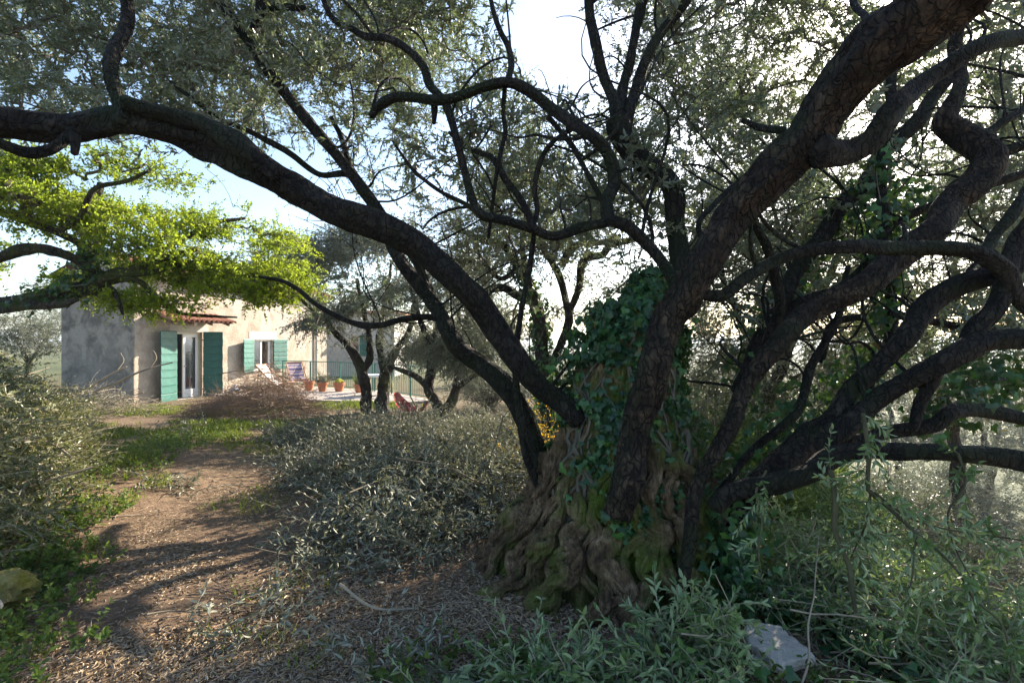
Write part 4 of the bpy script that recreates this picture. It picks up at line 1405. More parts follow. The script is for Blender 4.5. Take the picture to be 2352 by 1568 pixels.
# suckers and hanging shoots
ol([(1268, 1172, 8), (1252, 1148, 9), (1234, 1110, 10), (1209, 1044, 11), (1192, 940, 10), (1185, 850, 9), (1188, 784, 8), (1199, 702, 7), (1214, 625, 7), (1224, 552, 6), (1228, 520, 5)], 3.62, 3.7, leafy=False)
HANG = [([(1908, 1080, 6), (1913, 1105, 6.5), (1922, 1160, 6), (1928, 1224, 6.5), (1944, 1270, 6), (1955, 1309, 6), (1952, 1350, 5), (1956, 1398, 4)], 2.6, 2.4),
        ([(1982, 950, 5), (1985, 985, 5), (1996, 1040, 5), (2003, 1090, 5), (2006, 1130, 5), (2040, 1160, 4.5), (2068, 1186, 4), (2108, 1226, 4), (2153, 1266, 3.5), (2190, 1310, 3), (2218, 1364, 3), (2262, 1400, 2.5), (2293, 1434, 2.5), (2328, 1520, 2), (2340, 1600, 1.5)], 2.5, 1.95),
        ([(2008, 1130, 3), (2060, 1172, 2.6), (2118, 1200, 2.5), (2218, 1226, 2), (2352, 1241, 2), (2440, 1250, 1.5)], 2.4, 2.3),
        ([(2000, 1125, 3), (1990, 1170, 2.6), (1983, 1206, 2.4), (1963, 1286, 1.6)], 2.4, 2.5),
        ([(2108, 1228, 3), (2098, 1260, 2.4), (2093, 1286, 2.2), (2078, 1360, 1.4)], 2.3, 2.25),
        ([(1760, 1080, 3), (1740, 1130, 3), (1752, 1190, 2.5), (1735, 1260, 2), (1745, 1330, 1.5)], 2.8, 2.6),
        ([(2200, 1040, 3), (2215, 1110, 3), (2190, 1180, 2.4), (2205, 1260, 2), (2230, 1330, 1.4)], 2.5, 2.3)]
_hp = []
for tr, d0, d1 in HANG:
    _hp.append(limb(olive, tr, d0, d1, M['moss_twig'], 'shoot', 0.16, 0.05)[0])
_hp = np.concatenate(_hp)
_hp = _hp[rng.random(len(_hp)) < 0.42]
_L, _st = sprigs(_hp, rng.normal(size=_hp.shape) + np.array([0, -0.2, -0.5]), rng.uniform(0.10, 0.32, len(_hp)), 7, 0.058, 0.3, tone_c=rng.random(len(_hp)))
twigs(olive, [(_st, taper(_st, 0.0018))], M['twig'])
foliage(olive, _L, M['olive_fresh'], OLIVE_T, 0)

# crown: how thickly each part of the sky is leafed over (rows of 98 units down from y=-392, columns of 98 across)
DENS = [
    "566666665544443455666555",
    "677777776653334777777666",
    "788888887752124788887667",
    "899998878973014766887677",
    "999999748993003758796834",
    "989998777883003788677656",
    "788778665866433798776656",
    "200112122366734666645566",
    "000000011257767776444566",
    "000000000146565666655666",
    "000000122212222224555566",
    "000000022200000013344455",
    "000000000000000002233344",
]
DG = np.array([[int(c) for c in r] for r in DENS], float) / 9.0


def dens(x, y):
    gx, gy = np.clip((x - 49) / 98, 0, 22.999), np.clip((y + 392 - 49) / 98, 0, len(DENS) - 1.001)
    i, j = gx.astype(int), gy.astype(int)
    a, b = gx - i, gy - j
    return (DG[j, i] * (1 - a) + DG[j, i + 1] * a) * (1 - b) + (DG[j + 1, i] * (1 - a) + DG[j + 1, i + 1] * a) * b


def shoots():
    skel, skr = np.concatenate(SKEL), np.concatenate(SKR)
    ok = np.where((skr < 0.075) & (skel[:, 0] > -1.6) & (skel[:, 2] > 1.2) & (skel[:, 1] > 3.0))[0]
    n = 150
    st = skel[rng.choice(ok, n)]
    d = nrm(np.stack([rng.normal(size=n) * 0.55, np.abs(rng.normal(size=n)) * 0.5, rng.uniform(0.1, 1.0, n)], -1))
    ln = rng.uniform(0.5, 1.7, n)
    tt = np.linspace(0, 1, 15)
    ph = rng.uniform(0, 6.28, (n, 3, 3))
    fr = rng.uniform(1.5, 9, (n, 3, 3))
    w = (np.sin(tt[None, :, None, None] * fr[:, None] + ph[:, None]) - np.sin(ph[:, None])).sum(3) * 0.055
    P_ = st[:, None] + d[:, None] * (ln[:, None] * tt[None])[..., None] + w * ln[:, None, None]
    r = rng.uniform(0.006, 0.015, n)[:, None] * np.linspace(1, 0.25, 15)[None]
    twigs(olive, [(P_, r)], M['bark'], 'shoots', 6)


shoots()


def main_crown():
    N = 60000
    # points through a wide slab of air above and beyond the trunk, kept where the crown is
    d = 3.75 + 3.9 * rng.random(N) ** 0.8
    x = rng.uniform(-80, 2430, N)
    y = rng.uniform(-390, 900, N)
    Z = np.stack([(x - 1176) / W * d, d, CAMZ - (y - 784) / W * d], -1)
    cl = fbm(Z * 1.25 + 31, 3)
    k = dens(x, y) ** 1.5 * np.clip((cl - 0.39) * 8.0, 0.0, 1.5) * (d / 7.2) ** 1.2
    keep = (rng.random(N) < k * 0.62) & (Z[:, 2] > 1.0)
    tips = sun_gaps(Z[keep])
    skel, skr = np.concatenate(SKEL), np.concatenate(SKR)
    sk = skr < 0.10
    print('crown tips', len(tips))
    near = sub
    grow_crown(olive, skel[sk], skr[sk], tips, 3, 0.28, 10, 0.058, 0.34, M['olive'], OLIVE_T, M['twig'], center=np.array([0.8, 4.0, 1.5]), up=0.15, cheap=CHEAP_T, cheap_from=5.2, key='olive', tk=0.0011, tcap=0.014)


main_crown()

# ------------------------------------------------------------------ other trees
def tree(label, base_px, limbs, crowns, tips_n, leaf='olive_far', barkm='bark_far', group=None, name='olive_tree', spt=3, slen=0.4, pairs=8, ll=0.062, lw=0.3, tmpl=None, cheap=True, nsolo=300, tk=0.0016, up=0.3, cat_='olive tree', wn=True, opposite=True, key=None, droop=0.25, splay=0.8, twigm='twig'):
    b = P(*base_px)
    t = thing(name, label, cat_, (b[0], b[1], float(ground_z(b[0], b[1]))), 0, group)
    sk, sr = [], []
    for i, (tr, d0, d1) in enumerate(limbs):
        p, r = limb(t, tr, d0, d1, M[barkm], 'trunk' if i == 0 else 'limb', 0.12, 0.05)
        sk.append(p)
        sr.append(r)
    tot = sum(c[2] * c[3] for c in crowns)
    tips = np.concatenate([ellipsoid_tips(*c[:2], c[2], c[3], c[4], c[5], max(8, int(tips_n * c[2] * c[3] / tot)), layer=leaf == 'oak') for c in crowns])
    tips = sun_gaps(tips)
    grow_crown(t, np.concatenate(sk), np.concatenate(sr), tips, spt, slen, pairs, ll, lw, M[leaf], tmpl or CHEAP_T, M[twigm], up=up, nsolo=nsolo, key=key or leaf, tk=tk, tcap=0.03, opposite=opposite, droop=droop, splay=splay)
    return t


oak = tree('oak with bright yellow-green young leaves reaching over the house front', (-300, 1060, 6.2),
     [([(-300, 1090, 46), (-290, 1000, 40), (-270, 880, 36), (-200, 770, 32), (-110, 722, 26), (-30, 705, 23), (60, 690, 21), (130, 676, 20), (200, 660, 22), (240, 642, 18), (290, 622, 12), (360, 600, 9), (450, 570, 6)], 6.2, 6.6),
      ([(-20, 712, 12), (80, 702, 11), (140, 698, 9), (182, 688, 6)], 6.3, 6.2),
      ([(215, 652, 22), (208, 600, 18), (212, 530, 14), (205, 480, 10), (230, 420, 7)], 6.5, 6.9),
      ([(-60, 620, 14), (0, 592, 14), (50, 573, 13), (110, 572, 11), (170, 594, 11), (208, 622, 12)], 5.9, 6.45),
      ([(-60, 470, 8), (0, 486, 8), (60, 510, 8), (130, 532, 9), (180, 560, 9), (206, 590, 9)], 6.0, 6.5),
      ([(140, 530, 6), (172, 505, 7), (205, 460, 7), (232, 430, 6), (300, 410, 5), (345, 395, 3)], 6.2, 6.0),
      ([(232, 650, 10), (285, 640, 9), (325, 648, 7), (352, 680, 6), (385, 705, 5), (430, 722, 4), (490, 726, 3.5), (548, 729, 2)], 6.5, 6.9),
      ([(270, 630, 9), (350, 625, 8), (420, 606, 8), (520, 625, 7), (610, 640, 6), (680, 680, 5), (730, 720, 4)], 6.5, 7.2),
      ([(330, 605, 7), (400, 560, 6), (470, 520, 5), (560, 500, 4)], 6.6, 7.4),
      ([(235, 650, 7), (262, 668, 6), (280, 700, 5), (284, 722, 3)], 6.5, 6.4)],
     [(110, 420, 170, 70, 6.8, 1.0), (330, 490, 210, 85, 7.2, 1.1), (540, 535, 130, 60, 7.6, 0.9), (420, 600, 200, 60, 7.0, 1.0), (130, 480, 140, 45, 6.5, 0.9), (630, 555, 70, 45, 7.8, 0.6), (520, 680, 150, 40, 6.9, 0.5), (-140, 520, 130, 120, 6.6, 1.2), (30, 440, 90, 60, 6.3, 0.7), (60, 400, 120, 60, 6.8, 0.7), (470, 650, 170, 50, 7.0, 0.7), (640, 600, 70, 50, 7.6, 0.6), (330, 430, 220, 70, 7.4, 0.9), (560, 620, 170, 70, 7.4, 0.8), (450, 680, 210, 45, 6.9, 0.5), (640, 660, 110, 50, 7.0, 0.5), (90, 480, 120, 60, 6.4, 0.7), (215, 640, 120, 50, 6.7, 0.5), (300, 560, 200, 70, 6.8, 0.8), (90, 350, 120, 40, 6.8, 0.8), (330, 680, 90, 40, 6.7, 0.4)],
     3000, leaf='oak', barkm='bark_oak', name='oak_tree', spt=2, slen=0.22, pairs=6, ll=0.05, lw=0.6, tmpl=OAK_T, up=0.1, cat_='oak tree', key='oak', droop=0.05, splay=1.1, tk=0.0014)

tree('olive with twin ivy-clad trunks beside the terrace', (862, 940, 13.0),
     [([(842, 950, 17), (840, 900, 14), (833, 862, 13), (815, 815, 12), (790, 785, 9), (760, 750, 7), (735, 712, 5)], 13.0, 12.6),
      ([(878, 950, 19), (882, 882, 16), (890, 842, 13), (912, 800, 9), (940, 760, 7), (950, 700, 5)], 13.0, 13.4),
      ([(832, 866, 9), (850, 812, 8), (846, 760, 7), (832, 700, 5), (820, 640, 4)], 12.95, 12.6),
      ([(884, 856, 10), (872, 792, 9), (880, 730, 7), (890, 660, 4), (900, 600, 3)], 13.0, 13.6)],
     [(850, 640, 165, 120, 13.0, 1.7), (745, 690, 90, 55, 12.8, 1.1), (940, 740, 100, 80, 13.2, 1.3), (860, 560, 140, 60, 13.4, 1.3), (800, 745, 130, 60, 12.4, 0.9), (690, 620, 120, 70, 12.6, 1.0), (940, 800, 80, 40, 12.6, 0.7)], 2500, ll=0.085, slen=0.45, lw=0.34, group='olives beyond the brush heap')
tree('olive with a forked V trunk holding one end of the hammock', (1018, 950, 11.4),
     [([(1018, 962, 17), (1000, 922, 14), (985, 886, 13), (990, 842, 12), (985, 790, 9), (960, 720, 6), (940, 650, 4)], 11.4, 11.2),
      ([(1016, 955, 14), (1040, 916, 13), (1052, 870, 11), (1050, 820, 9), (1070, 760, 6), (1085, 690, 4)], 11.4, 11.8),
      ([(986, 890, 9), (958, 866, 8), (925, 851, 6), (895, 842, 4)], 11.35, 11.9),
      ([(1046, 894, 8), (1080, 868, 6), (1112, 850, 4), (1150, 800, 3)], 11.45, 11.2),
      ([(984, 800, 7), (1010, 740, 6), (1030, 680, 4)], 11.25, 11.7)],
     [(1020, 670, 150, 110, 11.4, 1.5), (1110, 760, 80, 70, 11.2, 1.0), (940, 780, 60, 50, 11.6, 0.8), (1060, 810, 100, 50, 11.2, 0.8)], 1500, ll=0.08, slen=0.42, lw=0.34, group='olives beyond the brush heap')
tree('ivy-wrapped olive close behind the great trunk with arching dark boughs', (1262, 985, 7.5),
     [([(1265, 1000, 22), (1250, 900, 19), (1245, 820, 18), (1240, 740, 18), (1215, 660, 17), (1190, 610, 13), (1160, 567, 10), (1100, 548, 8), (1050, 522, 5)], 7.5, 7.3),
      ([(1250, 870, 11), (1285, 800, 10), (1305, 740, 10), (1300, 690, 9), (1286, 640, 9), (1262, 592, 8), (1234, 550, 7), (1200, 508, 5)], 7.5, 7.7),
      ([(1289, 610, 9), (1312, 570, 9), (1340, 557, 8), (1382, 557, 7), (1425, 540, 5)], 7.6, 7.9),
      ([(1305, 720, 9), (1330, 660, 9), (1340, 600, 10), (1384, 585, 9), (1404, 562, 9), (1452, 552, 8), (1500, 540, 5)], 7.6, 7.4),
      ([(1215, 690, 11), (1190, 680, 11), (1150, 660, 10), (1104, 676, 9), (1060, 700, 6)], 7.5, 7.8),
      ([(1190, 615, 8), (1150, 640, 6), (1110, 600, 5), (1090, 560, 4)], 7.4, 7.6),
      ([(1212, 655, 9), (1200, 560, 7), (1215, 470, 5), (1225, 400, 4)], 7.5, 7.9)],
     [(1180, 500, 210, 140, 7.8, 1.1), (1360, 600, 140, 100, 7.8, 1.0), (1080, 640, 90, 70, 7.6, 0.8), (1330, 760, 90, 80, 7.9, 0.6), (1150, 760, 90, 60, 8.0, 0.6)], 950, ll=0.066, slen=0.36, group='olives beyond the brush heap')
tree('leaning olive with several thin stems on the valley side of the great trunk', (1740, 1010, 7.0),
     [([(1738, 1060, 20), (1745, 1000, 17), (1762, 930, 16), (1792, 850, 13), (1832, 760, 11), (1900, 642, 9), (1950, 540, 7), (1990, 450, 5)], 7.0, 7.4),
      ([(1766, 912, 10), (1732, 800, 9), (1692, 720, 8), (1662, 640, 6), (1650, 540, 4)], 7.0, 6.7),
      ([(1830, 765, 8), (1820, 660, 7), (1800, 560, 6), (1770, 470, 4)], 7.1, 7.4)],
     [(1790, 500, 190, 150, 7.5, 1.2), (1690, 700, 110, 130, 7.2, 0.9), (1900, 720, 120, 120, 7.6, 0.9), (1850, 880, 130, 80, 7.4, 0.8), (1680, 860, 110, 100, 7.3, 0.8), (1640, 540, 90, 90, 7.4, 0.7)], 1500, ll=0.064, slen=0.36, group='olives on the slope')
tree('spreading olive down the slope behind the long low limb', (2200, 1090, 8.0),
     [([(2205, 1250, 18), (2200, 1090, 15), (2190, 985, 14), (2160, 882, 12), (2120, 762, 10), (2080, 642, 8), (2060, 540, 6)], 8.0, 8.3),
      ([(2190, 970, 10), (2240, 862, 8), (2280, 742, 7), (2302, 620, 5)], 8.0, 7.8),
      ([(2130, 790, 8), (2180, 690, 7), (2200, 590, 5)], 8.1, 8.4)],
     [(2140, 560, 200, 180, 8.2, 1.3), (2290, 480, 130, 170, 8.0, 1.2), (2280, 880, 120, 90, 7.8, 0.9), (2080, 850, 130, 90, 8.1, 0.8)], 950, ll=0.066, slen=0.38, group='olives on the slope')
tree('silvery rounded olive lower down the hillside under the lowest limb', (2180, 1320, 13.0),
     [([(2190, 1420, 14), (2180, 1300, 12), (2160, 1220, 9), (2120, 1150, 6)], 13.0, 13.0), ([(2178, 1290, 8), (2230, 1200, 7), (2270, 1120, 5)], 13.0, 13.2), ([(2170, 1270, 7), (2080, 1190, 5), (2030, 1140, 4)], 13.0, 12.6)],
     [(2130, 1170, 190, 100, 13.0, 1.7), (2290, 1150, 110, 110, 13.2, 1.5), (2120, 1270, 220, 70, 12.0, 1.5)], 1500, ll=0.085, slen=0.4, group='olives on the slope')
tree('grey-green olive on the hillside showing between the valley-side limbs', (1820, 1130, 12.0),
     [([(1820, 1200, 12), (1815, 1100, 11), (1800, 1020, 9), (1780, 950, 6)], 12.0, 12.0), ([(1815, 1080, 7), (1850, 1000, 6), (1880, 930, 4)], 12.0, 12.3)],
     [(1810, 960, 150, 120, 12.0, 1.5)], 330, ll=0.075, slen=0.42, group='olives on the slope')
for (x, y, d, rx, lab) in [(2270, 985, 18, 150, 'hazy olive far down the slope at the very end of the valley view'), (2060, 960, 20, 130, 'hazy olive down the slope seen past the fork of the low limbs'), (1700, 905, 16, 110, 'grey olive down the slope right beside the slim leaning stems'), (1900, 935, 24, 110, 'smallest hazy olive down the slope between two larger ones'), (1420, 900, 19, 120, 'hazy olive down the slope behind the ivy on the great trunk'), (1150, 880, 21, 130, 'pale hazy olive beyond the forked olive of the hammock')]:
    zb = float(ground_z((x - 1176) / W * d, d))
    yb = 784 + (CAMZ - zb) / d * W
    tree(lab, (x, yb, d), [([(x, yb + 4, 9), (x + 3, (y + yb) / 2, 8), (x - 12, y, 5), (x - 30, y - 50, 3)], d, d), ([(x + 3, (y + yb) / 2, 5), (x + 25, y, 4), (x + 40, y - 45, 3)], d, d + 0.5)],
         [(x, y, rx, 75, d, 2.0), (x - 40, y + 40, rx * 0.8, 45, d, 1.6)], 420, ll=0.11, lw=0.36, slen=0.5, nsolo=0, group='olives on the slope')
tree('pale olive in the field past the grey gable wall', (66, 850, 21.0),
     [([(66, 868, 7), (64, 835, 6), (50, 800, 5), (30, 770, 3)], 21.0, 21.0), ([(65, 838, 5), (90, 800, 4), (115, 765, 3)], 21.0, 21.4)],
     [(45, 765, 105, 52, 21.0, 2.0), (120, 770, 60, 40, 20.5, 1.5)], 420, ll=0.10, slen=0.5, nsolo=0, group='olives past the house')
tree('olive behind the house corner, half hidden by the gable wall', (185, 830, 24.0),
     [([(185, 850, 7), (182, 800, 6), (170, 740, 4)], 24.0, 24.0), ([(183, 800, 4), (205, 750, 3)], 24.0, 24.0)],
     [(170, 690, 90, 60, 24.0, 2.0)], 260, ll=0.10, slen=0.5, nsolo=0, group='olives past the house')

# ------------------------------------------------------------------ ivy
def ivy_leaves(p, out, size=(0.045, 0.085), hang=0.8, jit=0.4):
    n = len(p)
    nm = nrm(nrm(out) + rng.normal(size=(n, 3)) * jit + np.array([0, -0.15, 0.35]))
    d = np.array([0, 0, -1.0]) * hang + rng.normal(size=(n, 3)) * 0.55
    ln = rng.uniform(size[0], size[1], n)
    tone = np.clip(rng.random(n) ** 1.3 * 0.93 + (rng.random(n) > 0.965) * 0.3, 0, 1)
    return dict(base=p, dir=d, nrm=nm, len=ln, wid=ln * rng.uniform(0.9, 1.15, n), tone=tone)


def trunk_ivy():
    t = thing('ivy', 'dark green ivy covering the upper trunk of the ancient olive', 'ivy', (0.9, 3.75, 0.3), 0, 'ivy on the olive trunks')
    N = 22000
    th = rng.uniform(-math.pi, math.pi, N)
    z = rng.uniform(0.05, 2.15, N)
    p = trunk_surface(th, z)
    c = np.stack([np.interp(z, _TZ, _TX), np.full(N, 3.75), z], -1)
    out = nrm(p - c)
    x = p[:, 0] / p[:, 1] * W + 1176
    y = 784 - (p[:, 2] - CAMZ) / p[:, 1] * W
    poly = [(1300, 930), (1335, 700), (1480, 600), (1640, 620), (1640, 800), (1640, 1000), (1720, 1120), (1740, 1260), (1640, 1300), (1520, 1260), (1420, 1230), (1360, 1110), (1315, 1010)]
    k = inpoly(x + rng.normal(size=N) * 14, y + rng.normal(size=N) * 14, poly) | (p[:, 1] > 3.9) & (z > 0.5)
    cl = fbm(p * 4.5 + 3, 3)
    k &= (cl > np.where(z < 0.85, 0.40, 0.47)) | (rng.random(N) < 0.10)
    p, out = p[k], out[k]
    p = p + out * (rng.random(len(p)) ** 2 * np.where(fbm(p * 2.3 + 9, 2) > 0.42, 0.26, 0.07) + 0.012)[:, None]
    L = ivy_leaves(p, out, (0.028, 0.078))
    # creeping stems
    polys = []
    for i in range(46):
        th0, z0 = rng.uniform(-2.4, 0.2), rng.uniform(0.15, 0.9)
        tt = np.linspace(0, 1, 14)
        zz = z0 + tt * rng.uniform(0.5, 1.3)
        zz = np.minimum(zz, 2.0)
        aa = th0 + 0.25 * np.sin(tt * rng.uniform(3, 8) + i) + rng.normal() * 0.3 * tt
        q = trunk_surface(aa, zz)
        cc = np.stack([np.interp(zz, _TZ, _TX), np.full(14, 3.75), zz], -1)
        polys.append(q + nrm(q - cc) * 0.015)
    P_ = np.array(polys)
    twigs(t, [(P_, np.broadcast_to(np.linspace(0.015, 0.006, 14)[None], (len(P_), 14)))], M['twig'], 'stems', 5)
    foliage(t, L, M['ivy'], IVY_T, 300, key='ivy')


trunk_ivy()


def limb_ivy(label, segs, n, size=(0.04, 0.075), spread=0.06, loc=None, solo=200):
    """segs: (trace, d0, d1)"""
    ps, outs, stems = [], [], []
    for tr, d0, d1 in segs:
        tr = np.array(tr, float)
        tt = np.linspace(0, 1, len(tr))
        q = np.sort(rng.random(n))
        x, y, w = (np.interp(q, tt, tr[:, k]) for k in range(3))
        d = d0 + (d1 - d0) * q
        o = nrm(rng.normal(size=(n, 3)))
        r = w * d / W
        ps.append(np.stack([(x - 1176) / W * d, d, CAMZ - (y - 784) / W * d], -1) + o * (r * 1.0 + rng.random(n) ** 1.4 * spread)[:, None])
        outs.append(o)
        q2 = np.linspace(0, 1, 16)
        for s in range(3):
            x, y, w = (np.interp(q2, tt, tr[:, k]) for k in range(3))
            d = d0 + (d1 - d0) * q2
            a = q2 * 9 + s * 2.1
            r = w * d / W * 1.05
            stems.append(np.stack([(x - 1176) / W * d + r * np.cos(a), d + r * np.sin(a), CAMZ - (y - 784) / W * d], -1))
    p = np.concatenate(ps)
    t = thing('ivy', label, 'ivy', tuple(p[0]), 0, 'ivy on the olive trunks')
    st = np.array(stems)
    twigs(t, [(st, np.full(st.shape[:2], 0.005))], M['twig'], 'stems', 4)
    foliage(t, ivy_leaves(p, np.concatenate(outs), size), M['ivy'], IVY_T, solo, key='ivy')


limb_ivy('ivy wrapped round the slim trunk of the olive close behind the great one', [([(1262, 985, 22), (1250, 900, 22), (1245, 820, 22), (1240, 740, 22), (1215, 660, 20), (1190, 612, 14)], 7.5, 7.4)], 900, (0.05, 0.08), 0.09)
limb_ivy('ivy climbing the thin straight pole-like stem between the valley-side limbs', [([(2032, 350, 14), (2024, 550, 13), (2045, 640, 14), (2032, 800, 14)], 3.9, 3.9), ([(1928, 482, 24), (1860, 580, 24), (1800, 680, 22), (1745, 780, 20), (1700, 880, 18)], 4.7, 4.2), ([(1960, 470, 60), (2060, 500, 70), (2120, 470, 40)], 4.4, 4.4)], 420, (0.05, 0.085), 0.14)
limb_ivy('ivy hanging over the dark bough end above the terrace side of the oak', [([(40, 690, 20), (120, 672, 22), (190, 655, 26), (212, 600, 24), (215, 530, 24), (208, 480, 14)], 6.25, 6.6)], 420, (0.05, 0.08), 0.10)
limb_ivy('ivy on the bough that leans over the slope at the far valley side', [([(2110, 975, 20), (2180, 915, 24), (2260, 890, 20), (2352, 860, 18)], 3.5, 3.6), ([(2190, 880, 40), (2290, 860, 50), (2352, 890, 50)], 3.8, 3.9)], 230, (0.05, 0.085), 0.22)
limb_ivy('ivy creeping along the lower limbs on the valley side', [([(1660, 1120, 30), (1740, 1060, 40), (1800, 990, 40), (1840, 920, 30)], 3.6, 3.8), ([(1700, 1160, 30), (1690, 1260, 30), (1690, 1350, 34)], 3.1, 3.0), ([(1900, 980, 50), (1960, 900, 40), (2000, 830, 30)], 3.9, 4.2)], 380, (0.045, 0.08), 0.2)


# ------------------------------------------------------------------ heaps of cut branches
def mound_points(blobs, n, fill=0.5):
    A = np.array([b[2] * b[3] for b in blobs])
    pick = rng.choice(len(blobs), n, p=A / A.sum())
    b = np.array(blobs)[pick]
    a = rng.uniform(0, 2 * np.pi, n)
    r = np.sqrt(rng.random(n))
    x, y = b[:, 0] + r * np.cos(a) * b[:, 2], b[:, 1] + r * np.sin(a) * b[:, 3]
    top = np.zeros(n)
    for q in blobs:
        rr = ((x - q[0]) / q[2]) ** 2 + ((y - q[1]) / q[3]) ** 2
        top = np.maximum(top, q[4] * np.clip(1 - rr, 0, 1) ** 0.7)
    top *= 0.25 + 1.75 * noise2(x, y, 0.6, 4)
    h = top * (fill + (1 - fill) * rng.random(n)) * np.where(rng.random(n) < 0.25, rng.random(n), 1)
    return np.stack([x, y, ground_z(x, y) + 0.02 + h], -1), top


def heap(label, blobs, nsp, leaf, twig, pairs=8, ll=0.06, lw=0.25, slen=0.4, branches=60, leafy=1.0, group=None, nsolo=300, tmpl=None, up=0.15, blen=(0.7, 1.8), cheap_from=6.0, name='brush_heap', cat_='brush heap', br=(0.006, 0.014)):
    c = np.mean([b[:2] for b in blobs], 0)
    t = thing(name, label, cat_, (c[0], c[1], float(ground_z(c[0], c[1]))), 0, group)
    off = np.array(t.location)
    # thicker cut branches, some of them on their own
    p, top = mound_points(blobs, branches, 0.3)
    for i in range(branches):
        d = nrm(np.array([rng.normal(), rng.normal(), rng.normal() * 0.22 + 0.10]))
        l = rng.uniform(*blen)
        s = np.linspace(-0.5, 0.5, 7)[:, None]
        q = p[i] + d * l * s + np.cumsum(rng.normal(size=(7, 3)) * 0.022 * l, 0)
        q[:, 2] = np.maximum(q[:, 2], ground_z(q[:, 0], q[:, 1]) + 0.01)
        r = rng.uniform(*br)
        pts, rad = smooth_path(q, np.linspace(r, r * 0.35, 7), 0.06)
        mb = MB().tube(pts - off, rad, 6)
        mb.build('branch', M[twig], t, True)
    p, top = mound_points(blobs, nsp, 0.45)
    free = ~((np.abs(p[:, 0] - 1.38) < 0.36) & (p[:, 1] > 1.95) & (p[:, 1] < 2.92))
    p = p[free]
    n = len(p)
    d = np.stack([rng.normal(size=n), rng.normal(size=n), rng.normal(size=n) * 0.45 + up], -1)
    L, st = sprigs(p, d, rng.uniform(0.5, 1.3, n) * slen, pairs, ll, lw, tone_c=rng.random(n), droop=0.1, seg=5, sag=0.4)
    zg = ground_z(st[:, :, 0].ravel(), st[:, :, 1].ravel()).reshape(st.shape[:2])
    st[:, :, 2] = np.maximum(st[:, :, 2], zg + 0.01)
    k = L['base'][:, 2] > ground_z(L['base'][:, 0], L['base'][:, 1]) - 0.01
    k &= rng.random(len(k)) < leafy
    L = sub(L, k)
    twigs(t, [(st, taper(st, 0.0030))], M[twig])
    foliage(t, L, M[leaf], tmpl or OLIVE_T, nsolo, key=leaf, cheap=CHEAP_T, cheap_from=cheap_from)
    return t


heap('big sprawling heap of cut olive branches with dull silvery leaves in the middle', [(-0.75, 4.8, 0.9, 1.0, 0.58), (-0.15, 5.3, 0.7, 0.9, 0.52), (-1.25, 6.2, 1.15, 1.3, 0.60), (-1.9, 8.0, 1.5, 1.5, 0.42), (-0.3, 7.4, 1.2, 1.5, 0.46), (-3.1, 9.0, 1.2, 1.1, 0.24), (-1.5, 9.9, 1.6, 1.0, 0.24), (-1.0, 3.95, 0.55, 0.5, 0.22), (-2.2, 6.6, 0.7, 0.9, 0.3), (0.6, 9.2, 1.2, 1.4, 0.55)],
     6000, 'olive_cut', 'twig', 9, 0.066, 0.27, 0.52, 130, 0.9, 'heaps of cut olive branches')
heap('tall bank of cut olive branches and pale leaves along the path edge nearest the oak', [(-5.75, 5.3, 1.05, 1.3, 1.38), (-7.6, 7.2, 1.2, 1.5, 1.25), (-4.6, 4.1, 0.8, 0.9, 1.1), (-9.2, 9.4, 1.2, 1.3, 0.8), (-4.0, 3.5, 0.65, 0.6, 0.75), (-5.0, 4.7, 0.7, 0.8, 1.0)],
     5200, 'olive_bank', 'cut_twig', 9, 0.06, 0.33, 0.40, 46, 0.95, 'heaps of cut olive branches')
heap('dry brown brushwood heap in front of the dark door shutter', [(-6.05, 12.3, 1.1, 0.8, 1.05), (-7.1, 12.6, 0.9, 0.7, 0.42), (-5.3, 12.0, 0.9, 0.7, 0.62)],
     3000, 'brown_leaf', 'dry_twig', 5, 0.04, 0.4, 0.5, 150, 0.28, 'heaps of cut olive branches', blen=(0.6, 1.5), cheap_from=3, nsolo=0)
heap('pale bare-branched cuttings heaped against the grey gable wall', [(-10.4, 12.3, 1.2, 1.0, 0.55), (-9.5, 12.4, 0.9, 0.7, 0.25), (-11.2, 11.4, 1.1, 1.0, 0.7)],
     900, 'olive_cut', 'cut_twig', 6, 0.05, 0.3, 0.5, 70, 0.5, 'heaps of cut olive branches', blen=(0.8, 2.0), cheap_from=3, nsolo=0, up=0.3)
heap('fresh blue-green olive cuttings piled at the foot of the great trunk', [(0.05, 2.25, 0.55, 0.28, 0.13), (0.55, 2.26, 0.55, 0.30, 0.16), (0.90, 2.42, 0.32, 0.3, 0.36), (0.3, 2.02, 0.6, 0.25, 0.08), (0.85, 2.08, 0.4, 0.25, 0.12), (1.02, 2.62, 0.25, 0.25, 0.42)],
     430, 'olive_fresh', 'cut_twig', 8, 0.066, 0.31, 0.26, 14, 1.0, 'heaps of cut olive branches', blen=(0.4, 0.9), up=0.32, br=(0.003, 0.006))
heap('tangle of cut olive shoots and bare twigs spilling down the slope', [(2.2, 2.6, 0.8, 0.5, 0.35), (2.6, 3.4, 1.0, 0.8, 0.45), (1.75, 3.0, 0.5, 0.5, 0.3), (2.9, 2.5, 0.7, 0.5, 0.4), (3.4, 4.2, 1.1, 1.0, 0.4), (2.0, 2.15, 0.6, 0.3, 0.22), (1.75, 3.5, 0.6, 0.6, 0.4), (2.4, 2.95, 0.6, 0.5, 0.4)],
     2300, 'olive_fresh', 'cut_twig', 8, 0.058, 0.31, 0.34, 95, 0.85, 'heaps of cut olive branches', blen=(0.5, 1.4), up=0.2, br=(0.003, 0.008))

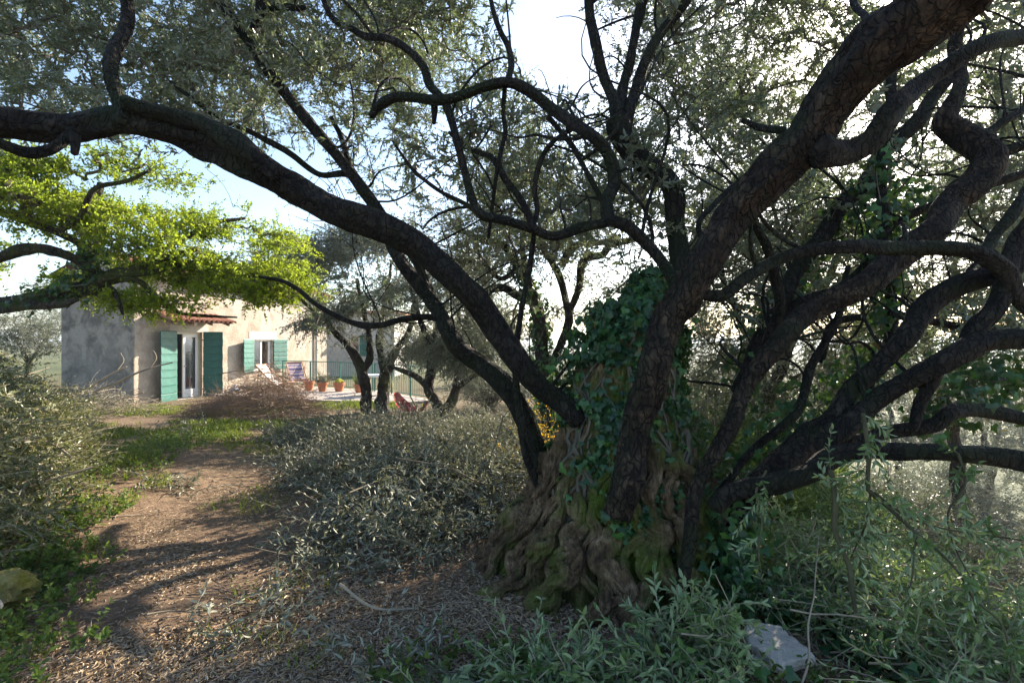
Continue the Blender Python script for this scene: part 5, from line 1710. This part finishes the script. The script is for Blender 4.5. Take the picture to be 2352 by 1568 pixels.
# loose cut sprays lying on the path
for i, (x, y, n, lab) in enumerate([(-5.6, 8.6, 26, 'small pale cut olive spray lying on grass before the brown heap'), (-3.7, 5.6, 30, 'cut olive spray lying across the middle of the path'), (-1.5, 2.95, 22, 'cut olive spray on brown leaves beside the fresh cuttings'), (-2.4, 7.0, 22, 'cut olive spray at the edge of the path by the big heap'), (-1.55, 4.15, 30, 'green cut olive spray at the toe of the big heap'), (-0.55, 2.55, 24, 'cut olive spray in the shade before the great trunk')]):
    heap(lab, [(x, y, 0.40 if y < 6 else 0.7, 0.22 if y < 6 else 0.3, 0.10 if y < 6 else 0.3)], n, 'olive_cut', 'twig', 8, 0.06, 0.25, 0.34, 3, 1.0, 'loose cut olive sprays', 60, blen=(0.4, 0.9), name='olive_spray', cat_='olive spray', cheap_from=9, br=(0.003, 0.006), up=0.1)

# single long bare twigs
for i, (tr, d0, d1, lab) in enumerate([
        ([(780, 1340, 4), (830, 1375, 4), (880, 1392, 3), (960, 1400, 2)], 3.1, 3.0, 'thin bare twig lying on the shaded earth by the big heap'),
        ([(170, 905, 3), (230, 875, 3), (270, 850, 2), (290, 842, 1.5)], 11.6, 11.8, 'pale bare branch sticking up in front of the gable wall'),
        ([(215, 900, 3), (290, 868, 3), (345, 845, 2), (400, 832, 1.5)], 11.4, 11.9, 'longer pale bare branch slanting across the gable wall')]):
    p0 = P(*tr[0][:2], d0)
    t = thing('dead_branch', lab, 'branch', tuple(p0))
    limb(t, tr, d0, d1, M['cut_twig'], 'stick', 0.1, 0.03)
    k = len(tr) // 2
    x, y, w = tr[k]
    limb(t, [(x, y, w * 0.7), (x + 12, y - 22, w * 0.5), (x + 8, y - 40, w * 0.4)], (d0 + d1) / 2, (d0 + d1) / 2 + 0.1, M['cut_twig'], 'side_twig', 0.1, 0.03)

# ------------------------------------------------------------------ ground cover
def cover(name, n, region, maker, mat, tmpl, cl=None):
    x0, x1, y0, y1 = region
    y = y0 * (y1 / y0) ** rng.random(n)
    x = rng.uniform(x0, x1, n) * y
    return x, y


def litter():
    n = 210000
    y = 2.0 * (14.0 / 2.0) ** (rng.random(n) ** 1.25)
    x = rng.uniform(-1.02, 0.9, n) * y
    on = fbm(np.stack([x * 1.6, y * 1.6, x * 0], -1), 3)
    edge = np.clip((x + 0.40 * y + 1.9) / 0.5, 0.12, 1)
    k = (rng.random(n) < np.clip((on - 0.31) * 4.5, 0.10, 1) * edge * np.clip((12 - y) / 4, 0.1, 1)) & (x < 1.6 + 0.12 * y)
    x, y = x[k], y[k]
    n = len(x)
    z = ground_z(x, y) + rng.random(n) * 0.012 + 0.003
    a = rng.uniform(0, 2 * np.pi, n)
    d = np.stack([np.cos(a), np.sin(a), rng.normal(size=n) * 0.22], -1)
    nm = np.stack([rng.normal(size=n) * 0.38, rng.normal(size=n) * 0.38, np.where(rng.random(n) < 0.5, 1.0, -1.0)], -1)
    ln = rng.uniform(0.02, 0.044, n)
    L = dict(base=np.stack([x, y, z], -1), dir=d, nrm=nm, len=ln, wid=ln * rng.uniform(0.16, 0.30, n), tone=rng.random(n) ** 1.3)
    o = foliage(None, L, M['litter'], OLIVE_T, 0, name='leaf_litter', cheap=CHEAP_T, cheap_from=4.2)
    tag(o, kind='stuff')


litter()


def dry_sticks():
    n = 900
    y = 2.0 * (11.0 / 2.0) ** rng.random(n)
    x = rng.uniform(-1.0, 0.4, n) * y
    a = rng.uniform(0, 2 * np.pi, n)
    l = rng.uniform(0.05, 0.32, n)
    t = np.linspace(-0.5, 0.5, 5)
    px = x[:, None] + np.cos(a)[:, None] * l[:, None] * t + np.cumsum(rng.normal(size=(n, 5)) * 0.008, 1)
    py = y[:, None] + np.sin(a)[:, None] * l[:, None] * t + np.cumsum(rng.normal(size=(n, 5)) * 0.008, 1)
    pz = ground_z(px.ravel(), py.ravel()).reshape(n, 5) + 0.012
    V, F = tube_batch(np.stack([px, py, pz], -1), np.broadcast_to(rng.uniform(0.0015, 0.004, n)[:, None], (n, 5)), 5)
    tag(obj('dry_twig_litter', V, [F], M['dry_twig']), kind='stuff')


dry_sticks()


def grass():
    spots = [(-6.2, 9.6, 2.6, 1.6, 9000, 0.10), (-8.2, 13.2, 2.8, 1.3, 9000, 0.09), (-4.4, 10.2, 2.2, 1.2, 9000, 0.12), (-4.0, 5.0, 0.35, 0.9, 1300, 0.12), (-4.9, 6.4, 0.4, 1.0, 1200, 0.12), (-3.25, 3.6, 0.3, 0.5, 500, 0.09), (-2.8, 2.6, 0.45, 0.45, 700, 0.08), (-1.2, 2.75, 0.5, 0.3, 420, 0.07),
             (-2.6, 9.5, 1.5, 1.5, 4000, 0.12), (-1.5, 3.3, 0.5, 0.4, 350, 0.06), (-2.5, 5.4, 0.7, 0.7, 900, 0.07), (-3.6, 8.0, 1.6, 1.0, 3200, 0.08), (2.0, 4.5, 1.2, 1.2, 3000, 0.14), (3.0, 6.0, 2.0, 2.0, 5000, 0.18), (-4.5, 14.2, 2.0, 0.8, 3500, 0.12)]
    Ls = []
    for (cx, cy, rx, ry, n, h) in spots:
        a = rng.uniform(0, 2 * np.pi, n)
        r = np.sqrt(rng.random(n))
        x, y = cx + r * rx * np.cos(a), cy + r * ry * np.sin(a)
        k = fbm(np.stack([x * 3.2, y * 3.2, x * 0 + 8], -1), 3) + rng.normal(size=n) * 0.05 > 0.40 + 0.14 * r ** 3
        x, y = x[k], y[k]
        m = len(x)
        d = np.stack([rng.normal(size=m) * 0.45, rng.normal(size=m) * 0.45, np.ones(m)], -1)
        ln = h * rng.uniform(0.5, 1.6, m)
        Ls.append(dict(base=np.stack([x, y, ground_z(x, y)], -1), dir=d, nrm=rng.normal(size=(m, 3)), len=ln, wid=np.maximum(0.006, 0.0016 * y) * rng.uniform(0.7, 1.3, m), tone=np.clip(rng.random(m) * 0.8 + rng.normal(size=m) * 0.1, 0, 1)))
    o = foliage(None, cat(Ls), M['grass'], CHEAP_T, 0, name='grass')
    tag(o, kind='stuff')


grass()


def weeds():
    Ls = []
    for (cx, cy, rx, ry, n) in [(-3.9, 4.4, 0.35, 0.8, 130), (-4.6, 5.8, 0.4, 1.0, 160), (-2.95, 3.0, 0.35, 0.4, 60), (-2.6, 2.5, 0.5, 0.4, 70), (-3.3, 3.5, 0.4, 0.5, 130), (-0.2, 2.4, 0.6, 0.3, 60), (2.2, 3.8, 1.0, 1.2, 700), (-2.0, 9.8, 1.6, 1.2, 500), (1.4, 2.2, 0.7, 0.3, 110), (-5.2, 7.4, 0.7, 1.2, 380), (3.3, 5.5, 1.6, 1.6, 1100), (1.2, 6.0, 0.9, 1.3, 500)]:
        a = rng.uniform(0, 2 * np.pi, n)
        r = np.sqrt(rng.random(n))
        x, y = cx + r * rx * np.cos(a), cy + r * ry * np.sin(a)
        p = np.stack([x, y, ground_z(x, y)], -1)
        d = np.stack([rng.normal(size=n) * 0.5, rng.normal(size=n) * 0.5, np.ones(n)], -1)
        L, st = sprigs(p, d, rng.uniform(0.06, 0.22, n), 5, 0.05, 0.55, splay=1.1, tone_c=rng.random(n))
        Ls.append(L)
    o = foliage(None, cat(Ls), M['weed'], OLIVE_T, 0, name='weeds', cheap=CHEAP_T, cheap_from=5)
    tag(o, kind='stuff')


weeds()


def ivy_bank():
    n = 9000
    x = rng.uniform(0.9, 3.6, n)
    y = rng.uniform(2.1, 6.0, n)
    on = fbm(np.stack([x * 1.5 + 3, y * 1.5, x * 0], -1), 3)
    r = np.hypot((x - 1.7) / 1.3, (y - 3.3) / 1.5)
    k = rng.random(n) < np.clip((on - 0.33) * 4, 0, 1) * np.clip(1.4 - r, 0, 1)
    k &= ~((np.abs(x - 1.40) < 0.27) & (np.abs(y - 2.52) < 0.33))
    x, y = x[k], y[k]
    n = len(x)
    p = np.stack([x, y, ground_z(x, y) + 0.02 + rng.random(n) ** 1.5 * 0.22], -1)
    nm = np.stack([rng.normal(size=n) * 0.5 - 0.2, rng.normal(size=n) * 0.5 - 0.5, np.ones(n)], -1)
    ln = rng.uniform(0.04, 0.08, n)
    L = dict(base=p, dir=np.stack([rng.normal(size=n), rng.normal(size=n) - 0.5, rng.normal(size=n) * 0.3 - 0.3], -1), nrm=nm, len=ln, wid=ln * rng.uniform(0.9, 1.1, n), tone=np.clip(rng.random(n) * 0.95 + (rng.random(n) > 0.95) * 0.2, 0, 1))
    t = thing('ivy', 'ivy carpet spreading over the slope below the valley-side limbs', 'ivy', (1.8, 3.2, 0.0))
    foliage(t, L, M['ivy'], IVY_T, 300, key='ivy')


ivy_bank()

# yellow flowering shrub behind the trunk
fs = thing('flowering_shrub', 'yellow blossoming shrub glowing just behind the great trunk', 'shrub', tuple(np.append(P(1262, 1080, 5.6)[:2], float(ground_z(0.4, 5.6)))))
b = np.array(fs.location) + np.stack([rng.normal(size=70) * 0.10, rng.normal(size=70) * 0.10, np.zeros(70)], -1)
d = np.stack([rng.normal(size=70) * 0.22, rng.normal(size=70) * 0.22, np.ones(70)], -1)
L, st = sprigs(b, d, rng.uniform(0.6, 1.05, 70), 18, 0.035, 0.5, splay=1.2, seg=6)
L = sub(L, L['base'][:, 2] > fs.location[2] + 0.35)
twigs(fs, [(st, taper(st, 0.006))], M['twig'], 'stems')
foliage(fs, L, M['yellow'], OLIVE_T, 120, name='blossom', solo='petal', key='yellow')

# leafy shrubs beyond the trunk towards the valley
def bush(x, y, r, h, n, leaf, label, tmpl=OLIVE_T, ll=0.055, lw=0.4, group='low bushes on the slope'):
    z = float(ground_z(x, y))
    t = thing('bush', label, 'bush', (x, y, z), 0, group)
    n = int(n * 1.7)
    k = max(8, n // 8)
    a = nrm(np.stack([rng.normal(size=k), rng.normal(size=k), np.abs(rng.normal(size=k)) + 0.35], -1))
    tip = np.array([x, y, z]) + a * np.array([r, r, h]) * rng.uniform(0.6, 1.0, (k, 1))
    root = np.array([x, y, z - 0.03]) + rng.normal(size=(k, 3)) * 0.05
    tt = np.linspace(0, 1, 6)[None, :, None]
    st = root[:, None] * (1 - tt) + tip[:, None] * tt + np.array([0, 0, 0.15 * h]) * np.sin(np.pi * tt)
    p = st[rng.integers(0, k, n), rng.integers(2, 6, n)] + rng.normal(size=(n, 3)) * 0.05 * r
    L, s2 = sprigs(p, nrm(p - np.array([x, y, z])) + rng.normal(size=(n, 3)) * 0.6, rng.uniform(0.15, 0.35, n), 7, ll, lw)
    twigs(t, [(st, taper(st, 0.008)), (s2, taper(s2, 0.002))], M['twig'], 'stems')
    foliage(t, L, M[leaf], tmpl, 60, key=leaf, cheap=CHEAP_T, cheap_from=7.0)


for (x, y, r, h, n, leaf, lab) in [
        (2.3, 5.2, 0.7, 0.9, 420, 'weed', 'bright green bush showing between the trunk and the first valley-side limb'),
        (3.4, 5.6, 0.9, 0.9, 460, 'olive_fresh', 'blue-green bush under the long low horizontal limb'),
        (1.7, 7.0, 0.8, 1.3, 420, 'weed', 'tall yellow-green bush beyond the ivy on the great trunk'),
        (4.6, 5.4, 0.9, 0.8, 420, 'olive_cut', 'grey-leaved bush at the far end of the slope'),
        (4.4, 8.2, 1.5, 1.5, 700, 'olive_far', 'broad grey bush lower on the slope'),
        (0.9, 8.6, 0.9, 1.2, 420, 'olive_cut', 'grey-green bush between the ivy-wrapped olive and the great trunk'),
        (3.1, 8.8, 1.2, 1.6, 560, 'weed', 'loose green bush down the slope behind the fork of limbs'),
        (2.2, 11.5, 1.8, 2.0, 600, 'olive_far', 'large pale bush on the rim of the slope'),
        (-0.6, 13.5, 1.6, 1.5, 600, 'olive_far', 'grey thicket beyond the forked olive'),
        (0.9, 15.0, 2.2, 2.2, 700, 'olive_far', 'distant grey thicket on the rim of the hill'),
        (1.95, 6.2, 0.7, 1.6, 520, 'olive_cut', 'upright grey-green bush right behind the limbs that leave the trunk low down'),
        (2.9, 6.9, 0.9, 1.7, 560, 'olive_fresh', 'blue-green leafy bush between the slim leaning stems on the slope'),
        (3.9, 7.2, 1.0, 1.5, 520, 'weed', 'green bush with yellowish leaves under the pole-like stem'),
        (5.6, 7.4, 1.2, 1.7, 560, 'olive_far', 'silver-grey bush beneath the ivy-hung bough'),
        (-13.3, 12.5, 1.8, 1.0, 500, 'olive_cut', 'grey scrub at the far side of the gable wall')]:
    bush(x, y, r, h, n, leaf, lab)

# ------------------------------------------------------------------ air
def haze():
    m = bpy.data.materials.new('air')
    m.use_nodes = True
    nt = m.node_tree
    for n in list(nt.nodes):
        if n.type == 'BSDF_PRINCIPLED':
            nt.nodes.remove(n)
    v = nt.nodes.new('ShaderNodeVolumePrincipled')
    v.inputs['Color'].default_value = (0.78, 0.89, 1.0, 1)
    v.inputs['Density'].default_value = 0.0009
    v.inputs['Anisotropy'].default_value = 0.3
    nt.links.new(v.outputs[0], nt.nodes['Material Output'].inputs['Volume'])
    o = MB().box(-6100, 6100, -130, 9100, -98, 14).build('haze', m)
    tag(o, kind='stuff')


haze()
